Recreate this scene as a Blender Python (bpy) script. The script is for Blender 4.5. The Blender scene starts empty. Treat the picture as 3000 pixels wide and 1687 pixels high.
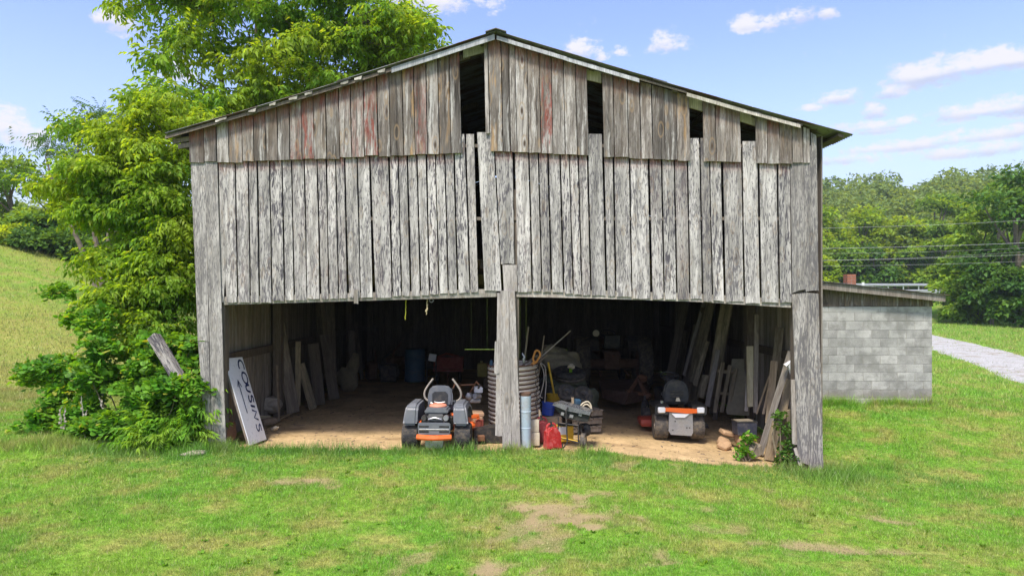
import bpy, bmesh, math, random
import numpy as np
from mathutils import Vector, Matrix, Euler
random.seed(7); RNG = np.random.default_rng(11)
S = bpy.context.scene
C = S.collection
# ---------------------------------------------------------------- camera
CAMZ, CAMY, F = 2.4, -10.8, 2026.0          # metres; F in pixels of a 3000 px wide frame
cam = bpy.data.cameras.new('camera'); co = bpy.data.objects.new('camera', cam); C.objects.link(co)
co.location = (0, CAMY, CAMZ); co.rotation_euler = (math.radians(90), 0, 0)
cam.sensor_width = 36.0; cam.lens = 36.0 * F / 3000.0
cam.shift_y = (865 - 843.5) / 3000.0
cam.clip_start = .05; cam.clip_end = 3000
S.camera = co
def P(px, py, Y):
    "point at depth Y on the sight line of a photograph pixel"
    d = Y - CAMY
    return Vector(((px - 1500) / F * d, Y, CAMZ - (py - 865) / F * d))
# ---------------------------------------------------------------- light
SUN_EL, SUN_AZ = math.radians(57), math.radians(202)       # azimuth from +Y towards +X
S.view_settings.view_transform = 'Standard'; S.view_settings.look = 'None'
S.view_settings.gamma = 1; S.view_settings.use_curve_mapping = False
S.view_settings.exposure = 1.36
S.cycles.use_denoising = True
S.cycles.max_bounces = 8; S.cycles.transparent_max_bounces = 8
S.cycles.diffuse_bounces = 5; S.cycles.sample_clamp_indirect = 6
sd = Vector((math.sin(SUN_AZ) * math.cos(SUN_EL), math.cos(SUN_AZ) * math.cos(SUN_EL), math.sin(SUN_EL)))
sun = bpy.data.lights.new('sun', 'SUN'); sun.energy = 2.2; sun.angle = math.radians(10); sun.color = (1, .93, .80)
so = bpy.data.objects.new('sun', sun); C.objects.link(so)
so.rotation_euler = (-sd).to_track_quat('-Z', 'Y').to_euler(); so.location = (0, 0, 40)

class NT:
    def __init__(s, tree): s.t = tree; tree.nodes.clear()
    def n(s, typ, ins=None, out=0, **props):
        nd = s.t.nodes.new(typ)
        for k, v in props.items(): setattr(nd, k, v)
        for k, v in (ins or {}).items():
            i = nd.inputs[k]
            if isinstance(v, bpy.types.NodeSocket): s.t.links.new(v, i)
            else: i.default_value = v
        return nd.outputs[out] if out is not None else nd
    def m(s, op, a, b=0.0, c=0.0, clamp=False):
        return s.n('ShaderNodeMath', {0: a, 1: b, 2: c}, operation=op, use_clamp=clamp)
    def vm(s, op, a, b=(0, 0, 0)):
        return s.n('ShaderNodeVectorMath', {0: a, 1: b}, operation=op)
    def mul(s, v, b): return s.vm('MULTIPLY', v, b)
    def noise(s, v, scale=1.0, detail=3, rough=.55, dist=0.0, out=0):
        return s.n('ShaderNodeTexNoise', {'Vector': v, 'Scale': scale, 'Detail': detail, 'Roughness': rough, 'Distortion': dist}, out)
    def ramp(s, v, lo, hi, a=0.0, b=1.0):
        return s.n('ShaderNodeMapRange', {0: v, 1: lo, 2: hi, 3: a, 4: b}, interpolation_type='SMOOTHSTEP')
    def mix(s, f, a, b, mode='MIX'):
        nd = s.t.nodes.new('ShaderNodeMix'); nd.data_type = 'RGBA'; nd.blend_type = mode
        for k, v in ((0, f), (6, a), (7, b)):
            if isinstance(v, bpy.types.NodeSocket): s.t.links.new(v, nd.inputs[k])
            else: nd.inputs[k].default_value = (*v, 1) if hasattr(v, '__len__') and len(v) == 3 else v
        return nd.outputs[2]
    def scale(s, col, f):
        return s.n('ShaderNodeVectorMath', {0: col, 'Scale': f}, operation='SCALE')

world = bpy.data.worlds.new('World'); S.world = world; world.use_nodes = True
def build_world():
    w = NT(world.node_tree)
    sky = w.n('ShaderNodeTexSky', sky_type='NISHITA', sun_disc=False, sun_elevation=SUN_EL, sun_rotation=SUN_AZ,
              altitude=200, air_density=1.0, dust_density=1.4, ozone_density=1.6)
    d = w.n('ShaderNodeTexCoord', out=0)                      # direction
    xyz = w.n('ShaderNodeSeparateXYZ', {0: d}, None)
    x, y, z = xyz.outputs
    az = w.m('ARCTAN2', x, y); el = w.m('ARCSINE', z)
    nv = w.n('ShaderNodeCombineXYZ', {0: az, 1: el, 2: 0.0})
    n1 = w.noise(w.mul(d, (1, 1, 1.5)), 30, 7, .68)
    n2 = w.noise(w.mul(d, (1, 1, 1.7)), 9, 5, .6)
    n3 = w.noise(w.mul(d, (1, 1, 1.8)), 85, 6, .7)
    dens = None; shade = None
    for (px, py, rx, ry, k) in CLOUDS:
        dx, dz = (px - 1500) / F, (865 - py) / F
        a = math.atan(dx); e = math.atan(dz / math.hypot(1, dx))
        ra, re = rx * 1.12 / F * math.cos(a) ** 2, ry * 1.3 / F * math.cos(a)
        u = w.m('DIVIDE', w.m('SUBTRACT', az, a), ra); v = w.m('DIVIDE', w.m('SUBTRACT', el, e), re)
        v2 = w.m('MULTIPLY', v, w.m('ADD', 1.12, w.m('MULTIPLY', w.m('SIGN', v), -.28)))   # flat bases
        q = w.m('SUBTRACT', k, w.m('ADD', w.m('MULTIPLY', u, u), w.m('MULTIPLY', v2, v2)))
        q = w.m('MAXIMUM', q, -1.2)
        dens = q if dens is None else w.m('SMOOTH_MAX', dens, q, .35)
        sh = w.m('MULTIPLY', v, w.m('MAXIMUM', q, 0.0))
        shade = sh if shade is None else w.m('ADD', shade, sh)
    nn = w.m('ADD', w.m('MULTIPLY', w.m('SUBTRACT', n1, .5), 4.8), w.m('MULTIPLY', w.m('SUBTRACT', n3, .5), 2.6))
    cl = w.ramp(w.m('ADD', dens, nn), -.25, 1.2)
    # fair weather clouds round the sky outside the view, thickened to whiten the light
    pl = w.n('ShaderNodeVectorMath', {0: d, 'Scale': w.m('DIVIDE', 1.0, w.m('ADD', w.m('MAXIMUM', z, 0.0), .16))}, operation='SCALE')
    g = w.noise(pl, 1.1, 7, .6)
    infront = w.ramp(y, .55, .75, 1.0, 0.0)
    gen = w.m('MULTIPLY', w.ramp(g, .47, .62), infront)
    gen = w.m('MULTIPLY', gen, w.ramp(z, .0, .12))
    low = w.m('MULTIPLY', w.ramp(w.noise(w.mul(d, (1, 1, 9)), 5, 5, .6), .42, .75), w.ramp(el, .22, .04))
    cov = w.m('MAXIMUM', w.m('MAXIMUM', cl, gen), w.m('MULTIPLY', low, .55), clamp=True)
    ccol = w.mix(w.ramp(w.m('ADD', w.m('ADD', shade, w.m('MULTIPLY', w.m('SUBTRACT', n2, .5), 1.3)), w.m('MULTIPLY', w.m('SUBTRACT', n1, .5), .8)), -.5, .35), CLOUD_LO, CLOUD_HI)
    tint = w.n('ShaderNodeVectorMath', {0: sky, 1: SKY_TINT}, operation='MULTIPLY')
    base = w.mix(w.ramp(el, .38, -.02, 0.0, .86), tint, SKY_LOW)
    col = w.mix(w.m('MULTIPLY', cov, .93), base, ccol)
    bg = w.n('ShaderNodeBackground', {0: col, 1: SKY_STR})
    w.n('ShaderNodeOutputWorld', {0: bg}, None)
SKY_STR = 0.12
SKY_TINT = (.90, .84, 1.06)
SKY_LOW = (2.35, 2.85, 3.35)
CLOUD_HI = (3.2, 3.12, 3.2); CLOUD_LO = (2.1, 2.3, 2.95)
CLOUDS = [(345, 70, 62, 34, 1), (300, 62, 45, 18, .7), (20, 365, 90, 36, 1.1), (60, 400, 120, 34, .9), (520, 215, 70, 44, .8),
          (1250, 8, 130, 28, 1.1), (1370, 14, 110, 22, .8), (1440, 40, 22, 16, .6), (1712, 150, 50, 26, 1), (1745, 168, 45, 14, .7), (1815, 152, 34, 18, .35),
          (1950, 132, 58, 28, 1), (1985, 145, 50, 16, .6), (2185, 76, 48, 20, 1), (2270, 72, 62, 24, 1), (2345, 55, 50, 22, 1), (2420, 46, 34, 16, .9),
          (2620, 275, 60, 18, .9), (2690, 235, 90, 32, 1.2), (2780, 215, 110, 34, 1.3), (2900, 190, 110, 32, 1.3), (3000, 180, 100, 22, 1),
          (2460, 292, 60, 20, 1), (2380, 318, 50, 9, .6), (2562, 335, 38, 22, 1.1), (2560, 370, 150, 15, .9), (2660, 362, 90, 16, .8),
          (2850, 332, 130, 24, 1.1), (2970, 320, 120, 26, 1.1), (2900, 398, 190, 18, 1.0), (2640, 432, 210, 17, .95), (2880, 445, 200, 20, .95), (2480, 470, 150, 15, .8), (2560, 385, 160, 14, .9)]
build_world()
# ---------------------------------------------------------------- noise / ground shape
def _h(ix, iy, s):
    n = (ix.astype(np.int64) * 374761393 + iy.astype(np.int64) * 668265263 + s * 974634777) & 0x7fffffff
    n = ((n ^ (n >> 13)) * 1274126177) & 0x7fffffff
    return ((n ^ (n >> 16)) & 0xffff) / 65535.0
def vn(x, y, s=0):
    x = np.asarray(x, float); y = np.asarray(y, float)
    ix, iy = np.floor(x), np.floor(y); fx, fy = x - ix, y - iy
    fx = fx * fx * (3 - 2 * fx); fy = fy * fy * (3 - 2 * fy)
    ix = ix.astype(int); iy = iy.astype(int)
    a, b, c, d = _h(ix, iy, s), _h(ix + 1, iy, s), _h(ix, iy + 1, s), _h(ix + 1, iy + 1, s)
    return a + (b - a) * fx + (c - a) * fy + (a - b - c + d) * fx * fy
def fbm(x, y, s=0, o=4):
    r = 0; a = .5
    for k in range(o): r = r + a * vn(x * 2 ** k + 13.7 * k, y * 2 ** k + 5.1 * k, s + k); a *= .5
    return r / (1 - .5 ** o)
def ss(v, a, b):
    t = np.clip((np.asarray(v, float) - a) / (b - a), 0, 1); return t * t * (3 - 2 * t)
def ground(x, y):
    x = np.asarray(x, float); y = np.asarray(y, float)
    xr = np.clip(x, 0, 5.0)
    front = np.where(x < 0, -.006 * x, -.012 * xr - .0125 * xr * xr)
    front = front * (1 - ss(-y, 1, 6) * .6)
    back = -.13 * ss(x, 0, 7)
    z = front + (back - front) * ss(y, .2, 5)
    z = z + 6.3 * ss(y, 3.5, 30) * ss(-x, 7, 34) * (1 - .35 * ss(y, 36, 90))
    z = z + .10 * ss(-x, 5, 7) * ss(y, -3, 1)
    # road bank and wooded hill at right and behind
    r = np.hypot(x, y + 10.8)
    z = z + (2.4 * ss(y - .12 * x, 48, 56) + .8 * ss(y - .12 * x, 60, 68)) * ss(x, -30, 0)
    z = z + 21 * ss(r, 115, 230) * ss(x, -60, 20) + 12 * ss(r, 90, 260) * ss(-x, -20, 60)
    z = z + (fbm(x * .25, y * .25, 3, 3) - .5) * .12 * ss(np.hypot(x, y - 4), 6, 14)
    z = z + (fbm(x * 1.7, y * 1.7, 9, 3) - .5) * .05 * (1 - ss(np.hypot(x, y + 2), 9, 15))
    return z
def G(px, py, lift=0.0):
    "where the sight line of a photograph pixel meets the ground"
    Y = 0.0
    for _ in range(40):
        x = (px - 1500) / F * (Y - CAMY)
        z = float(ground(x, Y)) + lift
        Y = .5 * Y + .5 * (CAMY + F * (CAMZ - z) / (py - 865))
    return Vector(((px - 1500) / F * (Y - CAMY), Y, float(ground((px - 1500) / F * (Y - CAMY), Y))))
def gz(x, y): return float(ground(x, y))
BARE = [(-2.49, -1.96, .5, .25, .8), (.68, -3.14, .62, .5, 1), (.83, -2.3, .6, .2, .9), (0, -4.7, .35, .25, .9), (1.27, -4.36, .3, .22, .85),
        (2.0, -2.8, .32, .13, .8), (3.4, -3.9, 1.0, .12, .7), (.15, -3.8, .5, .6, .6), (4.4, -2.6, .3, .12, .7), (-.5, -2.2, .9, .14, .55),
        (.6, -1.35, .3, .13, .8), (2.9, -1.6, .5, .15, .6), (-.2, -5.3, .5, .3, .6), (2.2, -3.4, .5, .2, .45)]
def soil(x, y):
    "share of bare earth, 0..1"
    x = np.asarray(x, float); y = np.asarray(y, float)
    n = fbm(x * 1.1, y * 1.1, 21, 4) - .5; n2 = fbm(x * 5, y * 5, 31, 3) - .5
    edge = -.12 - .16 * ss(x, 1.2, 2.5) + .35 * ss(np.abs(x - .15), .55, .1) * 0 
    fx = 5.0 + n * .5
    inside = ss(y + n * .55 + n2 * .25, edge - .1, edge + .12) * ss(fx - np.abs(x), 0, .5) * ss(12.4 - y, 0, .5)
    m = inside
    for cx, cy, rx, ry, k in BARE:
        q = 1 - ((x - cx) / rx) ** 2 - ((y - cy) / ry) ** 2
        m = np.maximum(m, 1.0 * k * ss(q * .5 + n * 2.4 + n2 * 2.6, -.45, .95) * ss(q, -2.6, -.2))
    m = np.maximum(m, .5 * ss(n + n2 * .7, .14, .34) * ss(np.abs(x - .6), 3.2, 1.5) * ss(y, -6.5, -5) )
    return m
# ---------------------------------------------------------------- materials
MAT = {}
def bsdf(nt, col, rough=.8, metal=0.0, bump=None, bstr=.3, bdist=.01, spec=.3, alpha=None):
    ins = {'Base Color': col if isinstance(col, bpy.types.NodeSocket) else (*col, 1), 'Roughness': rough, 'Metallic': metal, 'Specular IOR Level': spec}
    if bump is not None:
        ins['Normal'] = nt.n('ShaderNodeBump', {'Height': bump, 'Strength': bstr, 'Distance': bdist})
    b = nt.n('ShaderNodeBsdfPrincipled', ins)
    nt.n('ShaderNodeOutputMaterial', {0: b}, None)
    return b
def newmat(name):
    m = bpy.data.materials.new(name); m.use_nodes = True; MAT[name] = m
    return m, NT(m.node_tree)
def plain(name, col, rough=.7, metal=0.0, var=.25, sc=9, dirt=None, damt=.35, bump=.25, spec=.35):
    "worn surface: colour drifts, dirt settles in patches"
    m, t = newmat(name)
    tc = t.n('ShaderNodeTexCoord', out=3)
    off = t.n('ShaderNodeObjectInfo', out=5)
    v = t.vm('ADD', tc, t.n('ShaderNodeCombineXYZ', {0: t.m('MULTIPLY', off, 31.0), 1: t.m('MULTIPLY', off, 17.0), 2: off}))
    a = t.noise(v, sc, 5, .62); b = t.noise(v, sc * 4.3, 3, .6)
    f = t.ramp(a, .3, .7, 1 - var, 1 + var * .6)
    col = t.scale((*col,), f)
    if dirt is None: dirt = (.16, .115, .07)
    col = t.mix(t.m('MULTIPLY', t.ramp(t.m('ADD', a, t.m('MULTIPLY', b, .4)), .62, .92), damt), col, dirt)
    bsdf(t, col, t.ramp(b, .3, .7, max(.05, rough - .12), min(1, rough + .12)), metal, b, bump, .006, spec)
    return m
def wood(name, base, dark, fleckc, fleck=1.0, knots=0.3, soft=0.0, red=True, bright=(.74, 1.16), white=0, thr=.69):
    m, t = newmat(name)
    tc = t.n('ShaderNodeTexCoord', out=3)
    oi = t.n('ShaderNodeObjectInfo', None, None)
    rnd = oi.outputs['Random']
    par = t.n('ShaderNodeSeparateColor', {0: oi.outputs['Color']}, None)
    R, Gc, B = par.outputs[0], par.outputs[1], par.outputs[2]
    v = t.vm('ADD', tc, t.n('ShaderNodeCombineXYZ', {0: t.m('MULTIPLY', rnd, 37.0), 1: t.m('MULTIPLY', rnd, 91.0), 2: t.m('MULTIPLY', rnd, 53.0)}))
    z = t.n('ShaderNodeSeparateXYZ', {0: tc}, None).outputs[2]
    warp = t.scale(t.vm('SUBTRACT', t.noise(t.mul(v, (5, 5, 3.0)), 1, 2, .5, out=1), (.5, .5, .5)), .05)
    vw = t.vm('ADD', v, t.mul(warp, (1, 1, 0)))
    grain = t.noise(t.mul(vw, (90, 90, 2.6)), 1, 4, .6)
    broad = t.noise(t.mul(vw, (11, 11, 1.0)), 1, 4, .55)
    fl = t.noise(t.mul(vw, (42, 42, 5.0)), 1, 3, .55, .2)
    fl2 = t.noise(t.mul(vw, (85, 85, 11.0)), 1, 2, .5)
    flp = t.noise(t.mul(v, (5, 5, 1.3)), 1, 3, .5)
    blot = t.noise(t.mul(v, (7, 7, 2.2)), 1, 4, .6)
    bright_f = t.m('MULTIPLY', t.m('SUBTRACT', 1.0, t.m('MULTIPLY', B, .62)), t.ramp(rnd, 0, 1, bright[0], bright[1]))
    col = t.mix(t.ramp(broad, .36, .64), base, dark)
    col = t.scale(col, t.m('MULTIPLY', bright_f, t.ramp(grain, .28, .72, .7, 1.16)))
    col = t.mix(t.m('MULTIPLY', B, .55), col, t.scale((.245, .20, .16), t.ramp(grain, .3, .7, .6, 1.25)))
    if white:
        sm = t.ramp(t.noise(t.mul(vw, (17, 17, .55)), 1, 4, .6), .52, .66)
        col = t.scale(col, t.ramp(sm, 0, 1, 1.05, .42))
        wp_ = t.m('MULTIPLY', t.ramp(t.noise(t.mul(vw, (13, 13, .6)), 1, 5, .7), .54, .64), white)
        col = t.mix(wp_, col, (.60, .585, .55))
    if fleck:
        thr_ = t.m('SUBTRACT', thr, t.m('MULTIPLY', flp, .30))
        fm = t.m('MULTIPLY', t.ramp(t.m('SUBTRACT', fl, thr_), -.01, .07), t.ramp(t.m('FRACT', t.m('MULTIPLY', rnd, 7.3)), 0, 1, .45, 1.0))
        fm2 = t.m('MULTIPLY', t.ramp(t.m('SUBTRACT', fl2, thr_), .03, .1), .85)
        col = t.mix(t.m('MULTIPLY', t.m('MAXIMUM', fm, fm2), fleck), col, fleckc)
    if knots:
        vo = t.n('ShaderNodeTexVoronoi', {'Vector': t.mul(v, (5.5, 5.5, 1.9)), 'Scale': 1.0, 'Randomness': 1.0})
        kn = t.m('MULTIPLY', t.ramp(vo, .17, .05), knots)
        col = t.mix(kn, col, (.07, .05, .035))
        ring = t.m('MULTIPLY', t.ramp(t.m('ABSOLUTE', t.m('SUBTRACT', vo, .24)), .06, .0), knots * .5)
        col = t.mix(ring, col, (.30, .21, .12))
    if red:
        # old red paint kept where the roof edge sheltered the top of the board
        rt = t.m('MULTIPLY', t.ramp(z, -.34, -.03), t.ramp(blot, .27, .46))
        rs = t.m('MULTIPLY', t.ramp(R, .35, .9), t.ramp(t.noise(t.mul(vw, (20, 20, 2.2)), 1, 5, .7), .44, .60))
        rm = t.m('MULTIPLY', t.m('MULTIPLY', t.ramp(t.noise(t.mul(vw, (70, 70, 9)), 1, 3, .6), .34, .54, .4, 1.0), .95), t.m('MAXIMUM', t.m('MULTIPLY', rt, t.ramp(R, .02, .28)), rs))
        col = t.mix(rm, col, t.scale((.21, .06, .045), t.ramp(grain, .3, .7, .6, 1.4)))
        st = t.m('MULTIPLY', t.m('MULTIPLY', t.ramp(z, -.75, -.02), t.ramp(t.noise(t.mul(vw, (12, 12, .8)), 1, 4, .6), .38, .6)), white * .9)
        col = t.mix(st, col, t.scale((.15, .105, .07), t.ramp(grain, .3, .7, .6, 1.4)))
        om = t.m('MULTIPLY', Gc, t.ramp(t.noise(t.mul(vw, (16, 16, 1.6)), 1, 4, .6), .50, .66))
        col = t.mix(t.m('MULTIPLY', om, .6), col, (.42, .26, .11))
    h = t.m('ADD', t.m('MULTIPLY', grain, .7), t.m('MULTIPLY', fl, -.6))
    bsdf(t, col, .88, 0, h, .5, .008, .15)
    return m
wood('wood_pale', (.55, .525, .49), (.31, .295, .272), (.075, .07, .08), 1.0, .5, thr=.68, bright=(.80, 1.12))
wood('wood_post', (.45, .43, .40), (.27, .255, .235), (.10, .095, .10), .9, .3, thr=.655)
wood('wood_upper', (.385, .36, .33), (.145, .128, .112), (.09, .075, .062), .6, 1.0, white=.55, bright=(.5, 1.28))
wood('wood_smooth', (.50, .465, .43), (.33, .305, .28), (.12, .11, .11), .45, .5, red=False, bright=(.9, 1.08))
wood('wood_plain', (.40, .37, .33), (.26, .23, .195), (.12, .1, .085), .35, .4, red=False)
wood('wood_tan', (.50, .40, .27), (.38, .29, .185), (.18, .13, .09), .25, .5, red=False)
wood('wood_cream', (.60, .54, .37), (.5, .44, .28), (.3, .24, .15), .2, .3, red=False)
wood('wood_shaded', (.15, .128, .10), (.085, .072, .056), (.04, .035, .03), .4, .3, red=False)  # barn interior wood, its gloom put into the colour
wood('wood_old', (.23, .20, .16), (.13, .11, .088), (.07, .06, .05), .4, .3, red=False)  # old wood, darkened to carry some of the barn's inner gloom
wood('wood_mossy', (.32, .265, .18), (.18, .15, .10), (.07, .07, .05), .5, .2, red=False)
wood('wood_fascia', (.52, .53, .54), (.36, .37, .385), (.16, .15, .15), .3, 0, red=False)
wood('wood_header', (.52, .49, .43), (.36, .33, .28), (.16, .13, .11), .3, .1)

def roofmat():
    m, t = newmat('roof_metal')
    tc = t.n('ShaderNodeTexCoord', out=3); g = t.n('ShaderNodeNewGeometry', out=0)
    a = t.noise(t.mul(g, (1, 3, 1)), 1.3, 5, .6); b = t.noise(g, 18, 4, .6)
    col = t.mix(t.ramp(a, .42, .6), (.19, .195, .2), (.10, .06, .045))
    col = t.mix(t.ramp(b, .55, .75), col, (.05, .04, .035))
    bsdf(t, col, .55, .35, b, .2, .004, .4)
roofmat()
def blockmat():
    m, t = newmat('concrete_block')
    tc = t.n('ShaderNodeTexCoord', out=3); r = t.n('ShaderNodeObjectInfo', out=5); g = t.n('ShaderNodeNewGeometry', out=0)
    v = t.vm('ADD', tc, t.n('ShaderNodeCombineXYZ', {0: t.m('MULTIPLY', r, 40.0), 1: 0.0, 2: t.m('MULTIPLY', r, 19.0)}))
    a = t.noise(v, 5, 5, .6); b = t.noise(v, 70, 3, .6); w = t.noise(g, .8, 4, .6)
    f = t.m('MULTIPLY', t.ramp(r, 0, 1, .80, 1.12), t.ramp(a, .3, .7, .82, 1.12))
    col = t.scale(t.mix(t.ramp(w, .4, .6), (.42, .415, .395), (.31, .31, .295)), f)
    col = t.scale(col, t.ramp(b, .25, .7, .8, 1.1))
    z = t.n('ShaderNodeSeparateXYZ', {0: g}, None).outputs[2]
    wh = t.m('MULTIPLY', t.ramp(t.m('ADD', z, t.m('MULTIPLY', a, .3)), 1.75, 2.35), .5)
    col = t.mix(wh, col, (.52, .52, .49))
    col = t.mix(t.m('MULTIPLY', t.ramp(t.m('ADD', z, t.m('MULTIPLY', a, .4)), .55, .1), .6), col, (.20, .165, .11))
    col = t.mix(t.m('MULTIPLY', t.ramp(t.noise(g, 2.2, 5, .65), .48, .62), .62), col, (.185, .185, .17))
    bsdf(t, col, .92, 0, b, .6, .008, .15)
    m, t = newmat('mortar')
    g = t.n('ShaderNodeNewGeometry', out=0); b = t.noise(g, 30, 4, .6)
    bsdf(t, t.mix(b, (.42, .41, .37), (.28, .27, .24)), .95, 0, b, .5, .006, .1)
    m, t = newmat('brick')
    g = t.n('ShaderNodeNewGeometry', out=0); b = t.noise(g, 14, 4, .6)
    bsdf(t, t.mix(b, (.34, .15, .09), (.22, .10, .065)), .9, 0, b, .4, .006, .1)
blockmat()
def groundmat():
    m, t = newmat('ground')
    g = t.n('ShaderNodeNewGeometry', out=0)
    so_ = t.n('ShaderNodeAttribute', None, 2, attribute_name='soil')
    hay = t.n('ShaderNodeAttribute', None, 2, attribute_name='hay')
    n0 = t.noise(g, .35, 4, .6); n1 = t.noise(g, 1.6, 5, .6); n2 = t.noise(g, 11, 5, .65); n3 = t.noise(g, 60, 3, .6)
    gr = t.mix(t.ramp(n0, .35, .65), (.13, .27, .028), (.19, .31, .035))
    gr = t.mix(t.ramp(n1, .42, .68), gr, (.29, .30, .075))
    gr = t.scale(gr, t.ramp(n2, .28, .72, .6, 1.3))
    hy = t.mix(t.ramp(n2, .35, .65), (.36, .32, .09), (.17, .24, .03))
    gr = t.mix(t.m('MULTIPLY', hay, t.ramp(n1, .25, .6, .55, 1.0)), gr, hy)
    far = t.ramp(t.n('ShaderNodeVectorMath', {0: g, 1: (0, -10.8, 2.4)}, 1, operation='DISTANCE'), 12, 30)
    gr = t.scale(gr, t.ramp(n3, .3, .7, .7, 1.2))
    sandy = t.n('ShaderNodeSeparateXYZ', {0: g}, None).outputs[1]
    fl = t.mix(t.ramp(n1, .35, .62), (.62, .44, .235), (.48, .345, .18))
    fl = t.mix(t.m('MULTIPLY', t.ramp(t.noise(t.mul(g, (1, 1.8, 1)), 1.1, 6, .7), .52, .68), .65), fl, (.27, .18, .09))
    fl = t.scale(fl, t.ramp(n2, .25, .75, .82, 1.1))
    out = t.mix(t.ramp(sandy, -.8, -.35), t.mix(n2, (.36, .27, .15), (.27, .225, .11)), fl)
    out = t.scale(out, t.ramp(n3, .25, .75, .86, 1.08))
    k = t.ramp(t.m('ADD', so_, t.m('ADD', t.m('MULTIPLY', t.m('SUBTRACT', n2, .5), .9), t.m('MULTIPLY', t.m('SUBTRACT', n3, .5), .5))), .15, .85)
    col = t.mix(k, gr, out)
    h = t.m('ADD', n2, t.m('MULTIPLY', n3, .5))
    bsdf(t, col, .95, 0, h, .5, .03, .1)
    m, t = newmat('grass_blade')
    g = t.n('ShaderNodeNewGeometry', None, None); ps = g.outputs['Position']; isl = g.outputs['Random Per Island']
    hay = t.n('ShaderNodeAttribute', None, 2, attribute_name='hay')
    n0 = t.noise(ps, .35, 4, .6); n1 = t.noise(ps, 1.6, 5, .6); n2 = t.noise(ps, 7, 4, .6)
    gr = t.mix(t.ramp(n0, .35, .65), (.20, .46, .036), (.30, .50, .05))
    gr = t.mix(t.ramp(n1, .42, .68), gr, (.42, .44, .11))
    gr = t.scale(gr, t.ramp(n2, .3, .7, .66, 1.22))
    gr = t.scale(gr, t.ramp(isl, 0, 1, .62, 1.35))
    gr = t.mix(t.ramp(isl, .9, .96), gr, (.50, .45, .2))
    lush_shade = t.n('ShaderNodeAttribute', None, 2, attribute_name='lush_shade')
    gr = t.mix(t.m('MULTIPLY', lush_shade, .75), gr, t.scale((.10, .27, .035), t.ramp(isl, 0, 1, .6, 1.4)))  # lusher grass along the barn front, some of its shade painted in
    gr = t.mix(t.m('MULTIPLY', hay, .75), gr, t.scale((.42, .38, .12), t.ramp(isl, 0, 1, .6, 1.3)))
    so_ = t.n('ShaderNodeAttribute', None, 2, attribute_name='soil')
    gr = t.mix(t.ramp(so_, .08, .5, 0, .8), gr, t.scale((.44, .38, .17), t.ramp(isl, 0, 1, .6, 1.3)))
    d = t.n('ShaderNodeBsdfDiffuse', {0: gr}); tr = t.n('ShaderNodeBsdfTranslucent', {0: t.scale(gr, 1.0)})
    gl = t.n('ShaderNodeBsdfGlossy', {0: (1, 1, 1, 1), 1: .5})
    a = t.n('ShaderNodeMixShader', {0: .42, 1: d, 2: tr}); a = t.n('ShaderNodeMixShader', {0: .03, 1: a, 2: gl})
    t.n('ShaderNodeOutputMaterial', {0: a}, None)
groundmat()
def gravel():
    m, t = newmat('gravel')
    g = t.n('ShaderNodeNewGeometry', out=0)
    a = t.noise(g, 1.1, 5, .6); b = t.noise(g, 16, 5, .7); c = t.n('ShaderNodeTexVoronoi', {'Vector': g, 'Scale': 26.0})
    col = t.mix(t.ramp(a, .5, .7), (.43, .425, .40), (.30, .26, .19)); col = t.scale(col, t.ramp(b, .3, .7, .62, 1.25))
    bsdf(t, col, .95, 0, t.m('ADD', b, c), .7, .02, .1)
    m, t = newmat('asphalt')
    g = t.n('ShaderNodeNewGeometry', out=0); b = t.noise(g, 12, 5, .7)
    bsdf(t, t.scale((.17, .17, .17), t.ramp(b, .3, .7, .8, 1.2)), .9, 0, b, .4, .01, .2)
gravel()
def leafmat(name, c1, c2, c3=None, trans=.5, tscale=1.5, clump=1.3):
    m, t = newmat(name)
    g = t.n('ShaderNodeNewGeometry', None, None); ps = g.outputs['Position']; isl = g.outputs['Random Per Island']
    n = t.noise(ps, clump, 3, .6)
    col = t.mix(t.ramp(n, .35, .65), c1, c2)
    col = t.scale(col, t.ramp(isl, 0, 1, .65, 1.35))
    if c3: col = t.mix(t.ramp(isl, .93, .97), col, c3)
    d = t.n('ShaderNodeBsdfPrincipled', {'Base Color': col, 'Roughness': .55, 'Specular IOR Level': .25})
    tr = t.n('ShaderNodeBsdfTranslucent', {0: t.vm('MULTIPLY', t.scale(col, tscale), (1.35, 1.1, .35))})
    a = t.n('ShaderNodeMixShader', {0: trans, 1: d, 2: tr})
    t.n('ShaderNodeOutputMaterial', {0: a}, None)
leafmat('leaf_elder', (.125, .27, .022), (.26, .385, .03), (.33, .41, .05), .55, 1.55, .7)
leafmat('leaf_bush', (.085, .25, .022), (.16, .33, .03), (.36, .38, .06), .45, 1.5, 2.5)
leafmat('leaf_weed', (.12, .30, .025), (.22, .37, .035), None, .5, 1.4, 2.5)
leafmat('leaf_dark', (.055, .14, .025), (.10, .20, .03), None, .42, 1.4, .5)
leafmat('leaf_mid', (.13, .25, .035), (.22, .34, .04), None, .5, 1.4, .35)
leafmat('leaf_bright', (.18, .30, .025), (.27, .37, .03), None, .5, 1.5, .3)
leafmat('leaf_far', (.15, .235, .065), (.22, .31, .085), None, .5, 1.3, .06)
plain('bark', (.16, .135, .105), .95, 0, .4, 7, bump=.8)
plain('stem', (.2, .17, .11), .9, 0, .3, 12)
plain('tyre', (.035, .035, .036), .85, 0, .3, 14, (.20, .15, .09), .35, .5)
plain('tyre_dusty', (.08, .072, .064), .9, 0, .3, 14, (.22, .17, .1), .5, .5)
plain('black_plastic', (.018, .019, .02), .5, 0, .25, 10, (.16, .13, .09), .25, .1)
plain('grey_plastic', (.13, .14, .155), .45, 0, .1, 8, (.2, .17, .12), .18, .05)
plain('grey_seat', (.085, .095, .11), .55, 0, .15, 8, (.18, .15, .1), .25, .1)
plain('orange_paint', (.72, .13, .02), .42, 0, .12, 8, (.2, .13, .07), .3, .05)
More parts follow.
